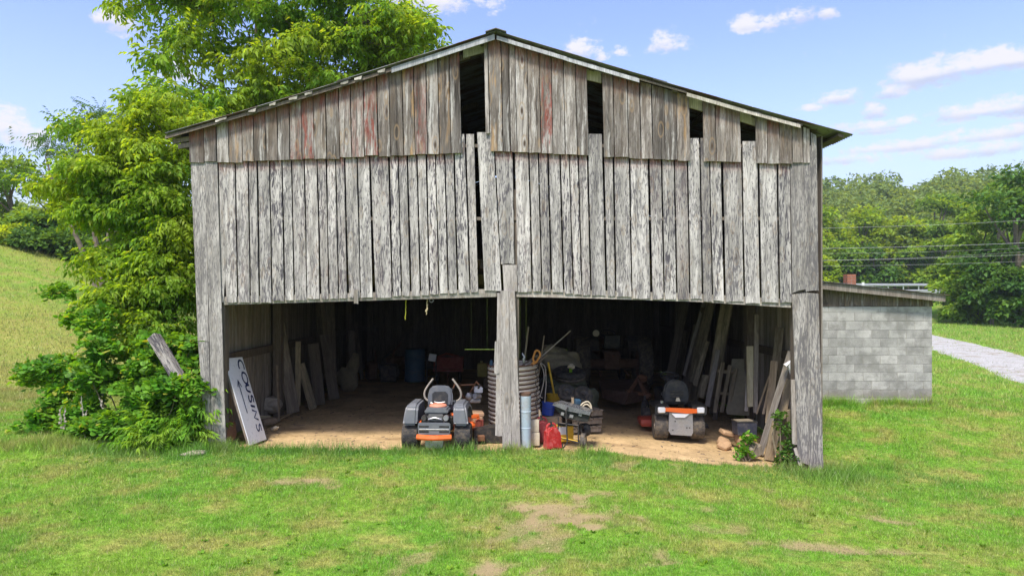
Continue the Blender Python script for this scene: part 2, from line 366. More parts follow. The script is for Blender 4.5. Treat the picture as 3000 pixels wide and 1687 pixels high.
plain('salmon_paint', (.62, .24, .15), .6, 0, .15, 9, (.3, .2, .13), .3, .05)
plain('red_paint', (.38, .06, .035), .5, 0, .2, 8, (.18, .1, .06), .4, .1)
plain('dull_red', (.22, .045, .03), .7, 0, .3, 8, (.14, .08, .05), .6, .1)
plain('white_paint', (.66, .68, .71), .4, 0, .06, 5, (.42, .38, .3), .25, .05)
plain('sign_white', (.70, .72, .76), .35, 0, .05, 3, (.5, .46, .4), .2, .03)
plain('blue_ink', (.012, .022, .085), .5, 0, .1, 10, (.02, .03, .09), 0, 0)
plain('silver', (.5, .5, .5), .35, .8, .15, 10, (.2, .17, .12), .4, .1)
plain('grey_metal', (.32, .32, .33), .5, .5, .2, 10, (.2, .17, .12), .4, .1)
plain('dark_metal', (.05, .05, .052), .6, .4, .3, 10, (.16, .12, .08), .5, .2)
plain('rust', (.20, .095, .05), .9, 0, .4, 7, (.10, .055, .035), .6, .5)
plain('rust_dark', (.13, .075, .05), .9, 0, .4, 6, (.08, .05, .035), .6, .5)
plain('pale_blue', (.42, .52, .60), .5, 0, .12, 6, (.28, .2, .14), .45, .1)
plain('drum_blue', (.04, .10, .17), .5, 0, .2, 5, (.1, .09, .07), .4, .1)
plain('bucket_blue', (.015, .05, .30), .4, 0, .1, 5, (.1, .09, .07), .15, .05)
plain('yellow_plastic', (.72, .44, .03), .45, 0, .1, 6, (.3, .2, .08), .3, .05)
plain('can_red', (.40, .02, .02), .42, 0, .25, 7, (.5, .3, .27), .3, .05)
plain('can_darkred', (.17, .022, .03), .5, 0, .2, 7, (.25, .15, .12), .3, .05)
plain('cream_plastic', (.56, .50, .38), .6, 0, .12, 7, (.3, .24, .15), .4, .05)
plain('olive_plastic', (.32, .27, .07), .6, 0, .2, 7, (.12, .1, .05), .4, .05)
plain('cardboard', (.42, .27, .17), .85, 0, .12, 6, (.2, .14, .09), .3, .1)
plain('tarp_green', (.085, .10, .07), .8, 0, .35, 5, (.14, .12, .08), .5, .6)
plain('tarp_khaki', (.22, .19, .13), .9, 0, .35, 5, (.08, .07, .05), .5, .6)
plain('concrete', (.34, .31, .27), .95, 0, .25, 9, (.2, .15, .1), .4, .7)
plain('clay', (.46, .30, .17), .85, 0, .2, 7, (.25, .17, .1), .5, .3)
plain('sacking', (.40, .34, .22), .95, 0, .25, 8, (.2, .16, .1), .5, .7)
plain('stone', (.40, .35, .28), .95, 0, .3, 8, (.2, .16, .1), .5, .8)
plain('log', (.22, .17, .12), .95, 0, .4, 9, (.1, .08, .06), .5, .8)
plain('rope', (.5, .42, .25), .9, 0, .2, 20)
plain('yellow_tape', (.62, .62, .05), .6, 0, .1, 20)
plain('tool_orange', (.62, .27, .06), .6, 0, .15, 10)
plain('cable', (.30, .31, .31), .6, .2, .1, 1)
plain('galvanised', (.55, .57, .6), .45, .5, .1, 3, (.35, .35, .35), .3, .05)
plain('navy_plastic', (.035, .04, .06), .5, 0, .2, 8, (.2, .16, .11), .3, .05)
plain('clear_lid', (.13, .135, .145), .22, 0, .2, 10, (.3, .27, .22), .2, .05, .6)
plain('culvert_zinc', (.66, .60, .50), .65, .05, .2, 6, (.30, .2, .13), .4, .1)
plain('culvert_rust', (.13, .06, .04), .9, 0, .3, 8, (.2, .12, .08), .5, .2)
plain('plywood', (.24, .215, .15), .9, 0, .25, 4, (.12, .11, .07), .5, .2)
plain('dry_leaf', (.25, .12, .06), .9, 0, .3, 9)
# ---------------------------------------------------------------- mesh helpers
def frame(axis):
    a = Vector(axis).normalized()
    u = a.cross(Vector((0, 0, 1))) if abs(a.z) < .95 else a.cross(Vector((0, 1, 0)))
    u.normalize(); return u, a.cross(u).normalized(), a
class MB:
    def __init__(s): s.bm = bmesh.new()
    def _m(s, c, r): return Matrix.Translation(Vector(c)) @ Euler(r).to_matrix().to_4x4()
    def box(s, c, d, r=(0, 0, 0), bev=0.0, top=None, seg=1):
        M = s._m(c, r); vs = []
        for sz in (-1, 1):
            k = top if (top and sz > 0) else (1, 1)
            for sx, sy in ((-1, -1), (1, -1), (1, 1), (-1, 1)):
                vs.append(s.bm.verts.new(M @ Vector((sx * d[0] / 2 * k[0], sy * d[1] / 2 * k[1], sz * d[2] / 2))))
        f = [s.bm.faces.new([vs[i] for i in q]) for q in ((3, 2, 1, 0), (4, 5, 6, 7), (0, 1, 5, 4), (1, 2, 6, 5), (2, 3, 7, 6), (3, 0, 4, 7))]
        if bev: bmesh.ops.bevel(s.bm, geom=list({e for q in f for e in q.edges}), offset=bev, segments=seg, affect='EDGES', profile=.6)
        return s
    def ring(s, c, u, v, r, n, ry=None):
        ry = r if ry is None else ry
        return [s.bm.verts.new(c + u * (math.cos(2 * math.pi * k / n) * r) + v * (math.sin(2 * math.pi * k / n) * ry)) for k in range(n)]
    def bridge(s, a, b):
        n = len(a)
        for k in range(n): s.bm.faces.new((a[k], a[(k + 1) % n], b[(k + 1) % n], b[k]))
    def tube(s, pts, r, n=8, cap=True):
        pts = [Vector(p) for p in pts]; m = len(pts)
        rs = list(r) if hasattr(r, '__len__') else [r] * m
        rings = []; u0 = None
        for i, p in enumerate(pts):
            a = (pts[min(i + 1, m - 1)] - pts[max(i - 1, 0)])
            u, v, a = frame(a)
            if u0 is not None:
                u = (u0 - a * u0.dot(a)).normalized(); v = a.cross(u)
            u0 = u; rings.append(s.ring(p, u, v, rs[i], n))
        for a, b in zip(rings, rings[1:]): s.bridge(a, b)
        if cap: s.bm.faces.new(rings[0][::-1]); s.bm.faces.new(rings[-1])
        return s
    def cyl(s, p0, p1, r0, r1=None, n=14): return s.tube([p0, p1], [r0, r0 if r1 is None else r1], n)
    def lathe(s, prof, p0=(0, 0, 0), axis=(0, 0, 1), n=24, closed=False, wob=0.0):
        u, v, a = frame(axis); p0 = Vector(p0); rings = []
        for r, h in prof:
            rings.append(s.ring(p0 + a * h, u, v, max(r, 1e-4) * (1 + wob * random.uniform(-1, 1)), n))
        for x, y in zip(rings, rings[1:]): s.bridge(x, y)
        if closed: s.bridge(rings[-1], rings[0])
        return s
    def torus(s, c, axis, R, r, n=20, m=8, ry=None):
        pr = [(R + r * math.cos(2 * math.pi * k / m), (ry or r) * math.sin(2 * math.pi * k / m)) for k in range(m)]
        return s.lathe(pr, c, axis, n, True)
    def prism(s, poly, c, ax, ay, depth):
        "polygon (in the plane of unit vectors ax, ay at c) thickened along ax x ay"
        ax, ay = Vector(ax), Vector(ay); nz = ax.cross(ay).normalized(); c = Vector(c)
        a = [s.bm.verts.new(c + ax * x + ay * y - nz * depth / 2) for x, y in poly]
        b = [s.bm.verts.new(c + ax * x + ay * y + nz * depth / 2) for x, y in poly]
        s.bm.faces.new(a[::-1]); s.bm.faces.new(b); s.bridge(a, b); return s
    def blob(s, c, d, r=(0, 0, 0), jit=.12, sub=2, seed=0, flat=None):
        g = bmesh.ops.create_icosphere(s.bm, subdivisions=sub, radius=1)['verts']; M = s._m(c, r); R = random.Random(seed)
        for v in g:
            k = 1 + jit * (float(vn(v.co.x * 2.1 + 5 + seed, v.co.y * 2.1 + v.co.z * 1.7, seed)) * 2 - 1)
            p = Vector((v.co.x * k * d[0] / 2, v.co.y * k * d[1] / 2, v.co.z * k * d[2] / 2))
            if flat is not None: p.z = max(p.z, flat)
            v.co = M @ p
        return s
    def mesh(s, name, mat, smooth=False):
        me = bpy.data.meshes.new(name); bmesh.ops.recalc_face_normals(s.bm, faces=s.bm.faces)
        s.bm.to_mesh(me); s.bm.free(); me.materials.append(MAT[mat])
        if smooth: me.shade_smooth(); me.set_sharp_from_angle(angle=math.radians(38))
        return me
    def build(s, name, mat, parent=None, smooth=False, loc=None, rot=None):
        return link(name, s.mesh(name, mat, smooth), parent, loc, rot)
def link(name, me, parent=None, loc=None, rot=None):
    o = bpy.data.objects.new(name, me); C.objects.link(o)
    if parent is not None: o.parent = parent
    if loc is not None: o.location = loc
    if rot is not None: o.rotation_euler = rot
    return o
def tag(o, label, cat, group=None, kind=None):
    if label: o['label'] = label
    if cat: o['category'] = cat
    if group: o['group'] = group
    if kind: o['kind'] = kind
    return o
def thing(name, label, cat, loc=(0, 0, 0), rotz=0.0, group=None, rot=None):
    o = bpy.data.objects.new(name, None); C.objects.link(o); o.empty_display_size = .1
    o.location = loc; o.rotation_euler = rot or (0, 0, rotz)
    return tag(o, label, cat, group)
def struct(o): o['kind'] = 'structure'; return o
def mesh_np(name, V, Fq, mat, smooth=False):
    me = bpy.data.meshes.new(name); V = np.asarray(V, np.float32); Fq = np.asarray(Fq, np.int32)
    me.vertices.add(len(V)); me.vertices.foreach_set('co', V.ravel())
    k = Fq.shape[1]; me.loops.add(Fq.size); me.loops.foreach_set('vertex_index', Fq.ravel())
    me.polygons.add(len(Fq)); me.polygons.foreach_set('loop_start', np.arange(0, Fq.size, k, dtype=np.int32))
    me.update(calc_edges=True)
    if smooth: me.shade_smooth()
    me.materials.append(MAT[mat]); return me

def board(name, mat, tl, tr, br, bl, th, parent, col=(0, 0, 0), seg=4, jag=.008, yb=0.0, arch=0.0):
    """one board given by its four front corners (top left, top right, bottom right, bottom left);
    origin at the middle of its top, so its grain and paint follow it"""
    tl, tr, br, bl = map(Vector, (tl, tr, br, bl)); o = (tl + tr) / 2
    nrm = (tr - tl).cross(bl - tl).normalized() * -1       # towards the viewer for boards facing -Y
    if nrm.y > 0: nrm = -nrm
    V = []; Fc = []; R = random
    tw = [R.uniform(-1, 1) * .0035 for _ in range(seg + 1)]
    warp = R.uniform(-1, 1) * .006; tilt = R.uniform(-1, 1) * .006
    rows = []
    for i in range(seg + 1):
        t = i / seg; a = tl.lerp(bl, t); b = tr.lerp(br, t); w = (b - a)
        j = R.uniform(-.0025, .0025) if 0 < i < seg else 0; k = R.uniform(-.0025, .0025) if 0 < i < seg else 0
        a = a + w.normalized() * j; b = b + w.normalized() * k; m = (a + b) / 2
        bow = nrm * (warp * math.sin(math.pi * t) + .004 * math.sin(t * 5 + tilt * 900))
        zj = [0, 0, 0]
        if i == seg: zj = [R.uniform(-jag, jag), R.uniform(-jag, jag) + arch, R.uniform(-jag, jag)]
        row = []
        for q, p in enumerate((a, m, b)):
            p = p + bow + nrm * (tilt * (q - 1)); p = Vector((p.x, p.y, p.z + zj[q]))
            row.append((p - o, p - o - nrm * th))
        rows.append(row)
    for row in rows:
        for f, bk in row: V += [f, bk]
    idx = lambda i, q, s: (i * 3 + q) * 2 + s
    for i in range(seg):
        for q in range(2):
            Fc.append((idx(i, q, 0), idx(i, q + 1, 0), idx(i + 1, q + 1, 0), idx(i + 1, q, 0)))
            Fc.append((idx(i, q + 1, 1), idx(i, q, 1), idx(i + 1, q, 1), idx(i + 1, q + 1, 1)))
        Fc.append((idx(i, 0, 1), idx(i, 0, 0), idx(i + 1, 0, 0), idx(i + 1, 0, 1)))
        Fc.append((idx(i, 2, 0), idx(i, 2, 1), idx(i + 1, 2, 1), idx(i + 1, 2, 0)))
    for q in range(2):
        Fc.append((idx(0, q, 1), idx(0, q + 1, 1), idx(0, q + 1, 0), idx(0, q, 0)))
        Fc.append((idx(seg, q, 0), idx(seg, q + 1, 0), idx(seg, q + 1, 1), idx(seg, q, 1)))
    me = bpy.data.meshes.new(name); me.from_pydata([tuple(v) for v in V], [], Fc); me.materials.append(MAT[mat])
    ob = link(name, me, parent, o); ob.color = (*col, 1); return ob

def plank_mesh(name, L, w, t, mat, seg=3, taper=1.0, rag=.01, point=False):
    "plank standing on its local origin along +z, face towards -y"
    b = MB(); rings = []
    for i in range(seg + 1):
        q = i / seg; ww = w * (1 + (taper - 1) * q); off = random.uniform(-.004, .004) * (0 < i)
        if point and i == seg: ww *= .25
        zz = L * q
        rings.append([b.bm.verts.new(((x * ww / 2) + off, y * t / 2, zz + (random.uniform(-rag, rag) if i in (0, seg) else 0)))
                      for x, y in ((-1, -1), (1, -1), (1, 1), (-1, 1))])
    for x, y in zip(rings, rings[1:]): b.bridge(x, y)
    b.bm.faces.new(rings[0][::-1]); b.bm.faces.new(rings[-1])
    return b.mesh(name, mat)
def stand(o, p0, p1, face=(0, -1, 0)):
    "put a +z-long object from p0 towards p1 with its -y side turned to face"
    p0, p1 = Vector(p0), Vector(p1); z = (p1 - p0).normalized(); f = Vector(face)
    y = -(f - z * f.dot(z)).normalized(); x = y.cross(z)
    o.rotation_euler = Matrix((x, y, z)).transposed().to_euler(); o.location = p0; return o
def plank(label, p0, p1, w, t=.025, mat='wood_plain', face=(0, -1, 0), name='plank', cat='plank', group=None, parent=None, col=(0, 0, 0), taper=1.0, point=False, seg=3):
    L = (Vector(p1) - Vector(p0)).length
    o = link(name, plank_mesh(name, L, w, t, mat, seg, taper, point=point), parent); stand(o, p0, p1, face)
    o.color = (*col, 1)
    if parent is None: tag(o, label, cat, group)
    return o
# ---------------------------------------------------------------- ground sheet
def axis_lines(segs):
    out = [segs[0][0]]
    for a, b, n in segs: out += list(np.linspace(a, b, n + 1)[1:])
    return np.array(out)
def hayf(X, Y):
    h = ss(-X, 6.5, 10) * ss(Y, 1.5, 5) * (.8 + .3 * ss(fbm(X * .2, Y * .2, 5, 3), .4, .6))
    band = np.exp(-((Y - 22) / 4) ** 2)          # greener mown strip across the slope
    return h * (1 - .75 * band)
def build_ground():
    xs = axis_lines([(-700, -120, 16), (-120, -40, 32), (-40, -12, 56), (-12, -6, 24), (-6, 6, 110), (6, 12, 26), (12, 50, 60), (50, 140, 40), (140, 700, 16)])
    ys = axis_lines([(-60, -12, 12), (-12, -6.5, 12), (-6.5, 1.4, 90), (1.4, 14, 60), (14, 60, 80), (60, 140, 40), (140, 320, 40), (320, 900, 10)])
    X, Y = np.meshgrid(xs, ys); Z = ground(X, Y)
    Z = Z - .035 * ss(soil(X, Y), .3, .8) * (np.abs(Y) < 14)
    n, m = X.shape; V = np.stack([X, Y, Z], -1).reshape(-1, 3)
    i = (np.arange(n - 1)[:, None] * m + np.arange(m - 1)[None]).ravel()
    me = mesh_np('ground', V, np.stack([i, i + 1, i + m + 1, i + m], -1), 'ground', True)
    for nm, val in (('soil', soil(X, Y) * (np.abs(X) < 40)), ('hay', hayf(X, Y))):
        a = me.attributes.new(nm, 'FLOAT', 'POINT'); a.data.foreach_set('value', val.astype(np.float32).ravel())
    struct(link('ground', me))
build_ground()
def strip(name, left, right, mat, n=60, lift=.02, wob=.25, step=6, th=.12):
    "a band laid on the ground between two edge lines"
    def res(pts, n):
        pts = np.array(pts, float); s = np.r_[0, np.cumsum(np.hypot(*np.diff(pts, axis=0).T))]
        q = np.linspace(0, s[-1], n); return np.stack([np.interp(q, s, pts[:, 0]), np.interp(q, s, pts[:, 1])], -1)
    L, Rr = res(left, n), res(right, n)
    k = np.linspace(0, 1, n) * np.hypot(*(L[-1] - L[0])); ac = Rr - L; ac /= np.hypot(ac[:, 0], ac[:, 1])[:, None]
    L = L + ac * ((vn(k * .9, k * 0., 3) + .5 * vn(k * 2.6, k * 0., 4) - .75) * wob)[:, None]
    Rr = Rr + ac * ((vn(k * .9, k * 0., 7) + .5 * vn(k * 2.6, k * 0., 8) - .75) * wob)[:, None]
    t = np.linspace(0, 1, step + 1)[None, :, None]; G_ = L[:, None] * (1 - t) + Rr[:, None] * t
    X, Y = G_[..., 0], G_[..., 1]; edge = np.minimum(t[..., 0], 1 - t[..., 0]) * step
    Z = ground(X, Y) + lift + .0 * X - np.where(edge < .5, .05, 0)
    m = step + 1; V = np.stack([X, Y, Z], -1).reshape(-1, 3); i = (np.arange(n - 1)[:, None] * m + np.arange(m - 1)[None]).ravel()
    return struct(link(name, mesh_np(name, V, np.stack([i, i + m, i + m + 1, i + 1], -1), mat, True)))
DR_U = [G(*p).xy for p in ((2400, 950), (2560, 962), (2733, 980), (2860, 1008), (3000, 1044), (3150, 1090), (3330, 1150))]
DR_D = [G(*p).xy for p in ((2400, 968), (2560, 990), (2733, 1027), (2860, 1070), (3000, 1128), (3150, 1205), (3300, 1300))]
strip('gravel_driveway', [tuple(p) for p in DR_D][::-1], [tuple(p) for p in DR_U][::-1], 'gravel', 200, .05, .6)
strip('road', [(24, 62.5), (60, 66.5), (160, 79)], [(24, 70), (60, 74), (160, 87)], 'asphalt', 40, .12, 0)
# ---------------------------------------------------------------- barn
barn = thing('barn', 'old grey wooden tobacco barn with two open bays and a metal gable roof', 'barn', (0, 0, 0))
RID = (-.246, 6.44); LE = (-5.34, 4.88); RE = (5.227, 4.86); BACK = 12.0
def roofz(x):
    a = LE if x < RID[0] else RE
    t = (x - RID[0]) / (a[0] - RID[0]); return RID[1] + (a[1] - RID[1]) * t - .03 * math.sin(math.pi * min(1, max(0, t)))
def lean(px, y, y0=470): return px + (y - y0) * .0215
def fb(x0, x1, yt0, yt1, yb0, yb1, Y, mat, th=.022, xb=None, **kw):
    "facade board from photograph pixels (x measured at y=470)"
    xb0, xb1 = xb if xb else (lean(x0, yb0), lean(x1, yb1))
    return board('front_board', mat, P(lean(x0, yt0), yt0, Y), P(lean(x1, yt1), yt1, Y), P(xb1, yb1, Y), P(xb0, yb0, Y), th, barn, **kw)
# upper tier, boards reach the roof line (x at y=470, bottom y, red, orange, brown)
UP = [(554.7, 598, 477, .3, 0, 0), (598.5, 634, 473, .2, 0, .1), (635.5, 671, 476, .1, 0, 0), (671.5, 710, 476, .3, .8, .5), (710.5, 743.5, 473, .3, .4, .4),
      (744.2, 779.3, 472, .3, 0, .35), (780, 813.5, 470, .2, .2, .75), (814.5, 849.5, 469, .2, 0, .15), (850, 885, 467.5, .6, 0, .3), (885.7, 920.4, 466, .85, 0, .3),
      (921, 957, 465.5, .3, .2, .5), (958, 995.4, 465, .3, 0, .4), (996.5, 1030, 461, .6, .1, .2), (1031, 1067.5, 460.5, .6, 0, .2), (1069, 1108, 456, 1.0, .1, .05),
      (1109, 1144.3, 458, .4, 0, .45), (1145, 1182.5, 457, .1, .1, .4), (1183.3, 1216.4, 454.5, .25, 1.0, .6), (1217.2, 1252.6, 452, .65, 0, .25), (1253.4, 1287.6, 450.5, .1, 0, .2),
      (1288.4, 1322.3, 450, .1, .5, .6), (1323, 1353, 449.5, .2, 0, .15),
      (1424, 1436, 392, 0, 0, .1), (1437, 1474, 442.5, .25, 1.0, .55), (1475, 1497, 443.5, .2, 0, .1), (1497.6, 1515, 445, .15, 0, .15), (1515.6, 1550, 445.5, .25, 0, .15), (1550.7, 1585, 448, .35, .1, .4),
      (1586, 1620.5, 450.5, 1.0, .1, .05), (1621.3, 1656.6, 452, .4, 0, .3), (1657.4, 1691.6, 453.5, .2, 0, .1), (1692.4, 1725, 455, .2, 0, .2),
      (1769.5, 1800, 460, .15, .1, .3), (1801.4, 1842, 460, .3, .05, .4), (1842.8, 1877.8, 464, .25, 0, .35), (1879.5, 1912.5, 464.5, .1, 0, .3), (1914, 1949, 467, .1, 0, .2), (1949.7, 1985, 468.5, .05, 0, .1),
      (1985.6, 2023, 471, .1, .8, .55), (2062, 2098, 473.5, .1, .25, .45), (2099.2, 2172, 473.5, .15, .15, .45), (2215.7, 2248.5, 477.5, .05, 0, .15), (2249.3, 2284, 478.5, .25, 0, .35),
      (2285, 2322, 479, .1, .5, .6), (2322.7, 2353, 476.5, .05, .05, .4), (2353.7, 2374.5, 476.5, 0, 0, .15)]
for (a, b, yb, r_, g_, b_) in UP:
    a += .8; b -= .8; b_ *= .75
    j = random.uniform(-1.5, 1.5)
    ys = []
    for q in (a, b):
        X = ((q - 1500) / F) * (10.8 - .047); ys.append(865 - (roofz(X) - .035 - CAMZ) * F / (10.8 - .047))
    hgt = yb - (ys[0] + ys[1]) / 2
    lx = -.35 if a > 1440 and a < 1800 else 0
    fb(a, b, ys[0], ys[1], yb + random.uniform(-.8, .8), yb + random.uniform(-.8, .8), -.047 - random.uniform(0, .008), 'wood_upper', col=(r_, g_, b_), jag=.006)
# lower tier; x at y=480 and at y=860, top is under the upper tier except at the openings
LOW = [(639.5, 688, 646, 657, 0, 0), (639.5, 688.2, 661, 694.5, 0, 0), (690, 726.3, 697, 732, 0, 0), (727.7, 752.6, 733.4, 758.6, 0, 0), (754.2, 788.8, 761, 796, 0, 0), (790.3, 825.6, 798, 832.6, 0, 0), (827.5, 853.2, 834.5, 860.5, 0, 0),
       (854.8, 890.8, 862.8, 898.6, 0, 0), (892.1, 928.1, 899.6, 936, 0, 0), (929.8, 955.2, 940.6, 962.5, 0, 0), (957.2, 982.5, 964.7, 990.8, 0, 0), (983.9, 1009.3, 992.2, 1017, 0, 0), (1010.9, 1046, 1021.6, 1055.2, 0, 0), (1047.6, 1082.3, 1056.6, 1091.5, 0, 0),
       (1084.8, 1138.3, 1099, 1148.4, 0, 0), (1141.6, 1166.2, 1150, 1175.8, 0, 0), (1167.1, 1193, 1177, 1201.8, 0, 0), (1195, 1220.6, 1205, 1230.8, 0, 0), (1222.7, 1248, 1233.2, 1257.4, 0, 0), (1250.8, 1275.8, 1258.8, 1285.4, 0, 0), (1276.6, 1302.8, 1287, 1312.4, 0, 0), (1304.6, 1330, 1314.4, 1339.4, 0, 0),
       (1331.8, 1364.6, 1342.5, 1376.8, 393, 858), (1366.8, 1392, 1378.2, 1402, 393, 857), (1401, 1450.4, 1419, 1470.5, 388, 853),
       (1451.2, 1502.5, 1471.2, 1509.5, 0, 773), (1508, 1549.3, 1516.5, 1558.2, 0, 0), (1551, 1577.2, 1561, 1587, 0, 0), (1578.8, 1605, 1589.2, 1614.6, 0, 0), (1607.6, 1640.2, 1617.4, 1650.6, 0, 0), (1642.4, 1667.5, 1653.4, 1679.6, 0, 0), (1668.3, 1693.4, 1680.8, 1704.8, 0, 0), (1695, 1720.8, 1705.6, 1730.5, 0, 0),
       (1723.6, 1766.2, 1732.6, 1775.4, 393, 867), (1770.5, 1795.8, 1779, 1803.6, 0, 0), (1799, 1843.2, 1805.6, 1850.6, 0, 0), (1845.6, 1899, 1851.8, 1906, 0, 0), (1902.4, 1937.6, 1910.8, 1944.8, 0, 0), (1940, 1975.5, 1946.8, 1981.8, 0, 0), (1976.8, 2013, 1984.8, 2019.8, 0, 0),
       (2015.5, 2050.4, 2022.4, 2057.6, 405, 876), (2052.2, 2079, 2060, 2086.4, 405, 884), (2080.2, 2113.6, 2088.3, 2121.4, 0, 0), (2118, 2172.8, 2126, 2179.4, 0, 0), (2175.6, 2220, 2182.6, 2226.6, 414, 888), (2223.8, 2276.3, 2230.4, 2282, 0, 0), (2279, 2314.8, 2284.6, 2320, 0, 0)]
def lowb(x):
    return float(np.interp(x, [640, 800, 835, 900, 975, 1100, 1220, 1340, 1380, 1470, 1510, 1560, 1650, 1680, 1735, 1775, 1850, 1990, 2060, 2120, 2220, 2320], [886, 885, 881, 877, 875, 871, 866, 858, 857, 853, 852, 854, 858, 862, 866, 866, 872, 878, 880, 883, 886, 888]))
def upb(x):
    xs = [(u[0] + u[1]) / 2 for u in UP]; return float(np.interp(x, xs, [u[2] for u in UP]))
for (a, b, c, d, yt, yb) in LOW:
    a += 1.25; b -= 1.25; c += 1.25; d -= 1.25
    top = yt or upb((a + b) / 2) - 22
    bot = yb or lowb((c + d) / 2) + random.uniform(-1.5, 1.5)
    k = (bot - 480) / 380.0; kt = (top - 480) / 380.0
    br = random.choice([0, 0, .05, .12, .2]); red = random.choice([.35, .2, .45]) if not yt else 0
    if yt and (b - a) < 30: br = .3
    board('front_board', 'wood_pale', P(a + (c - a) * kt, top, 0), P(b + (d - b) * kt, top, 0), P(b + (d - b) * k, bot, 0), P(a + (c - a) * k, bot, 0),
          .022, barn, col=(red, 0, br), jag=.009, arch=random.choice([0, 0, .01, -.006]))
# faded red line on the board under the second opening
# corner posts boarded over
def pb(q, Y, mat='wood_post', th=.024, col=(0, 0, .15), **kw):
    tl, tr, br, bl = q
    return board('post_board', mat, P(*tl, Y), P(*tr, Y), P(*br, Y), P(*bl, Y), th, barn, col=col, jag=.014, **kw)
pb(((558, 455), (601, 455), (612, 1000), (579, 1000)), -.02, seg=4)
pb(((579, 1001), (612, 1001), (620, 1299), (602.5, 1299)), -.02, seg=4)
pb(((602, 455), (635.5, 455), (661, 1303), (620.8, 1303)), -.024, seg=5)
pb(((2316, 462), (2353.2, 462), (2360.5, 846), (2322, 858)), -.02, seg=4)
pb(((2354, 462), (2391.5, 398), (2398.5, 853), (2361, 853)), -.022, seg=4)
pb(((2321, 862), (2361, 858), (2371, 1360), (2339, 1357)), -.015, seg=5, col=(0, 0, .3))
pb(((2362, 857), (2398, 860), (2413, 1376), (2372, 1382)), -.02, seg=5, col=(0, 0, .3))
pb(((2376, 388), (2391.8, 397), (2392.5, 470), (2377, 470)), -.03, seg=2, col=(0, .4, .3))
pb(((1472, 776), (1513.5, 776), (1516, 853), (1476, 853)), -.005, 'wood_smooth', seg=3)
pb(((1466, 851), (1490, 851), (1499, 1314), (1472, 1314)), -.03, 'wood_smooth', seg=5, col=(0, 0, .1))
pb(((1490.8, 851), (1508.5, 851), (1525.5, 1318), (1500, 1318)), -.034, 'wood_smooth', seg=5, col=(0, 0, .1))
pb(((1457, 858), (1465.5, 858), (1471, 1276), (1451, 1276)), -.012, 'wood_smooth', seg=5, col=(0, 0, .05))
pb(((1450, 1000), (1458, 1000), (1462, 1095), (1448, 1095)), -.018, 'wood_smooth', seg=3, col=(0, 0, .05))
pb(((2319, 1112), (2333, 1112), (2336, 1302), (2322, 1300)), .02, 'wood_plain', seg=3)
# structural posts behind the boarding
for (x, w) in ((-4.63, .2), (.0, .18), (4.52, .2)):
    b = MB(); b.box((0, 0, 1.75), (w, .18, 4.9)); o = b.build('post', 'wood_old', barn, loc=(x + .02, .14, gz(x, .1) - .15)); o.color = (0, 0, .5, 1)
    if x == 0: b = None
hd = [(655, 893, 1455, 869.5), (1513, 869.5, 1760, 874.5), (1760, 874.5, 2045, 884), (2045, 884, 2318, 901)]
for (x0, y0, x1, y1) in hd:
    o = board('beam', 'wood_header', P(x0, y0 - 24, .025), P(x1, y1 - 24, .025), P(x1, y1, .025), P(x0, y0, .025), .09, barn, col=(.06, 0, 0), jag=.001, seg=2)
o = board('batten', 'wood_plain', P(1037, 848, -.03), P(1049, 848, -.03), P(1049, 890, -.03), P(1037, 890, -.03), .02, barn, seg=1)
for z in (3.6, 4.74):                                        # girts seen through the gaps
    w = 4.7
    b = MB(); b.box((0, 0, 0), (2 * w, .05, .05)); o = b.build('girt', 'wood_plain', barn, loc=(0, .055, z))
for (xa, ya, xb, yb_) in ((1357, 168, 1428, 148), (1719, 232, 1762, 242), (2018, 312, 2060, 325), (2164, 352, 2220, 370)):
    A, B = P(xa, ya + 2, .05), P(xb, yb_ + 2, .05); up = Vector((0, 0, .17))
    board('beam', 'wood_cream' if xa > 1500 else 'wood_header', A + up, B + up, B, A, .04, barn, seg=1, jag=.001)
# side walls: each board its own, narrow gaps between them
GAPS_R = {7: .05, 8: .0}
def side_wall(x, s):
    y = .10; i = 0
    while y < BACK + .0:
        w = random.choice([.13, .15, .17, .19, .21]); g = random.choice([.003, .004, .005, .006, .011, .005])
        if s < 0 and i in (5, 9): g = .014
        if s > 0 and 2.6 < y < 3.2: g = .022
        if s > 0 and y < 1.6: g = .012
        z0 = gz(x, y + w / 2) + (.02 if s > 0 else -.03); z1 = min(roofz(x) - .05, 5.3)
        b = MB(); j = random.uniform(-.006, .006)
        b.box((0, 0, -(z1 - z0) / 2), (.022, w, z1 - z0)); o = b.build('side_board', 'wood_plain' if y < 3 else ('wood_old' if y < 7 else 'wood_shaded'), barn, loc=(x + j, y + w / 2, z1))  # darker wood with depth, painting in the gloom of the barn
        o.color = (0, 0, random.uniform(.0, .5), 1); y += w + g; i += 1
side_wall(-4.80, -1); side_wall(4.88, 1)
for (sx) in (-1, 1):
    X = -4.74 if sx < 0 else 4.82
    for z in (1.36, 3.1, 4.6):
        b = MB(); b.box((0, 0, 0), (.06, BACK - .3, .14 if z < 2 else .1)); o = b.build('rail', 'wood_shaded', barn, loc=(X - sx * .0, BACK / 2 + .1, z)); o.color = (0, 0, .6, 1)
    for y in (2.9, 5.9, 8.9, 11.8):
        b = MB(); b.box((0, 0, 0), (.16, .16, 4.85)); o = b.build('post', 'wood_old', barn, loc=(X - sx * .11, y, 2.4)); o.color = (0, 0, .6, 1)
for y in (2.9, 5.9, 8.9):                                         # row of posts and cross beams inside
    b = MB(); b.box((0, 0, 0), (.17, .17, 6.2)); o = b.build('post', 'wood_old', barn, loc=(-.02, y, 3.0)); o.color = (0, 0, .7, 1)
    b = MB(); b.box((0, 0, 0), (9.4, .12, .2)); o = b.build('tie_beam', 'wood_shaded', barn, loc=(0, y + .16, 2.72)); o.color = (0, 0, .7, 1)
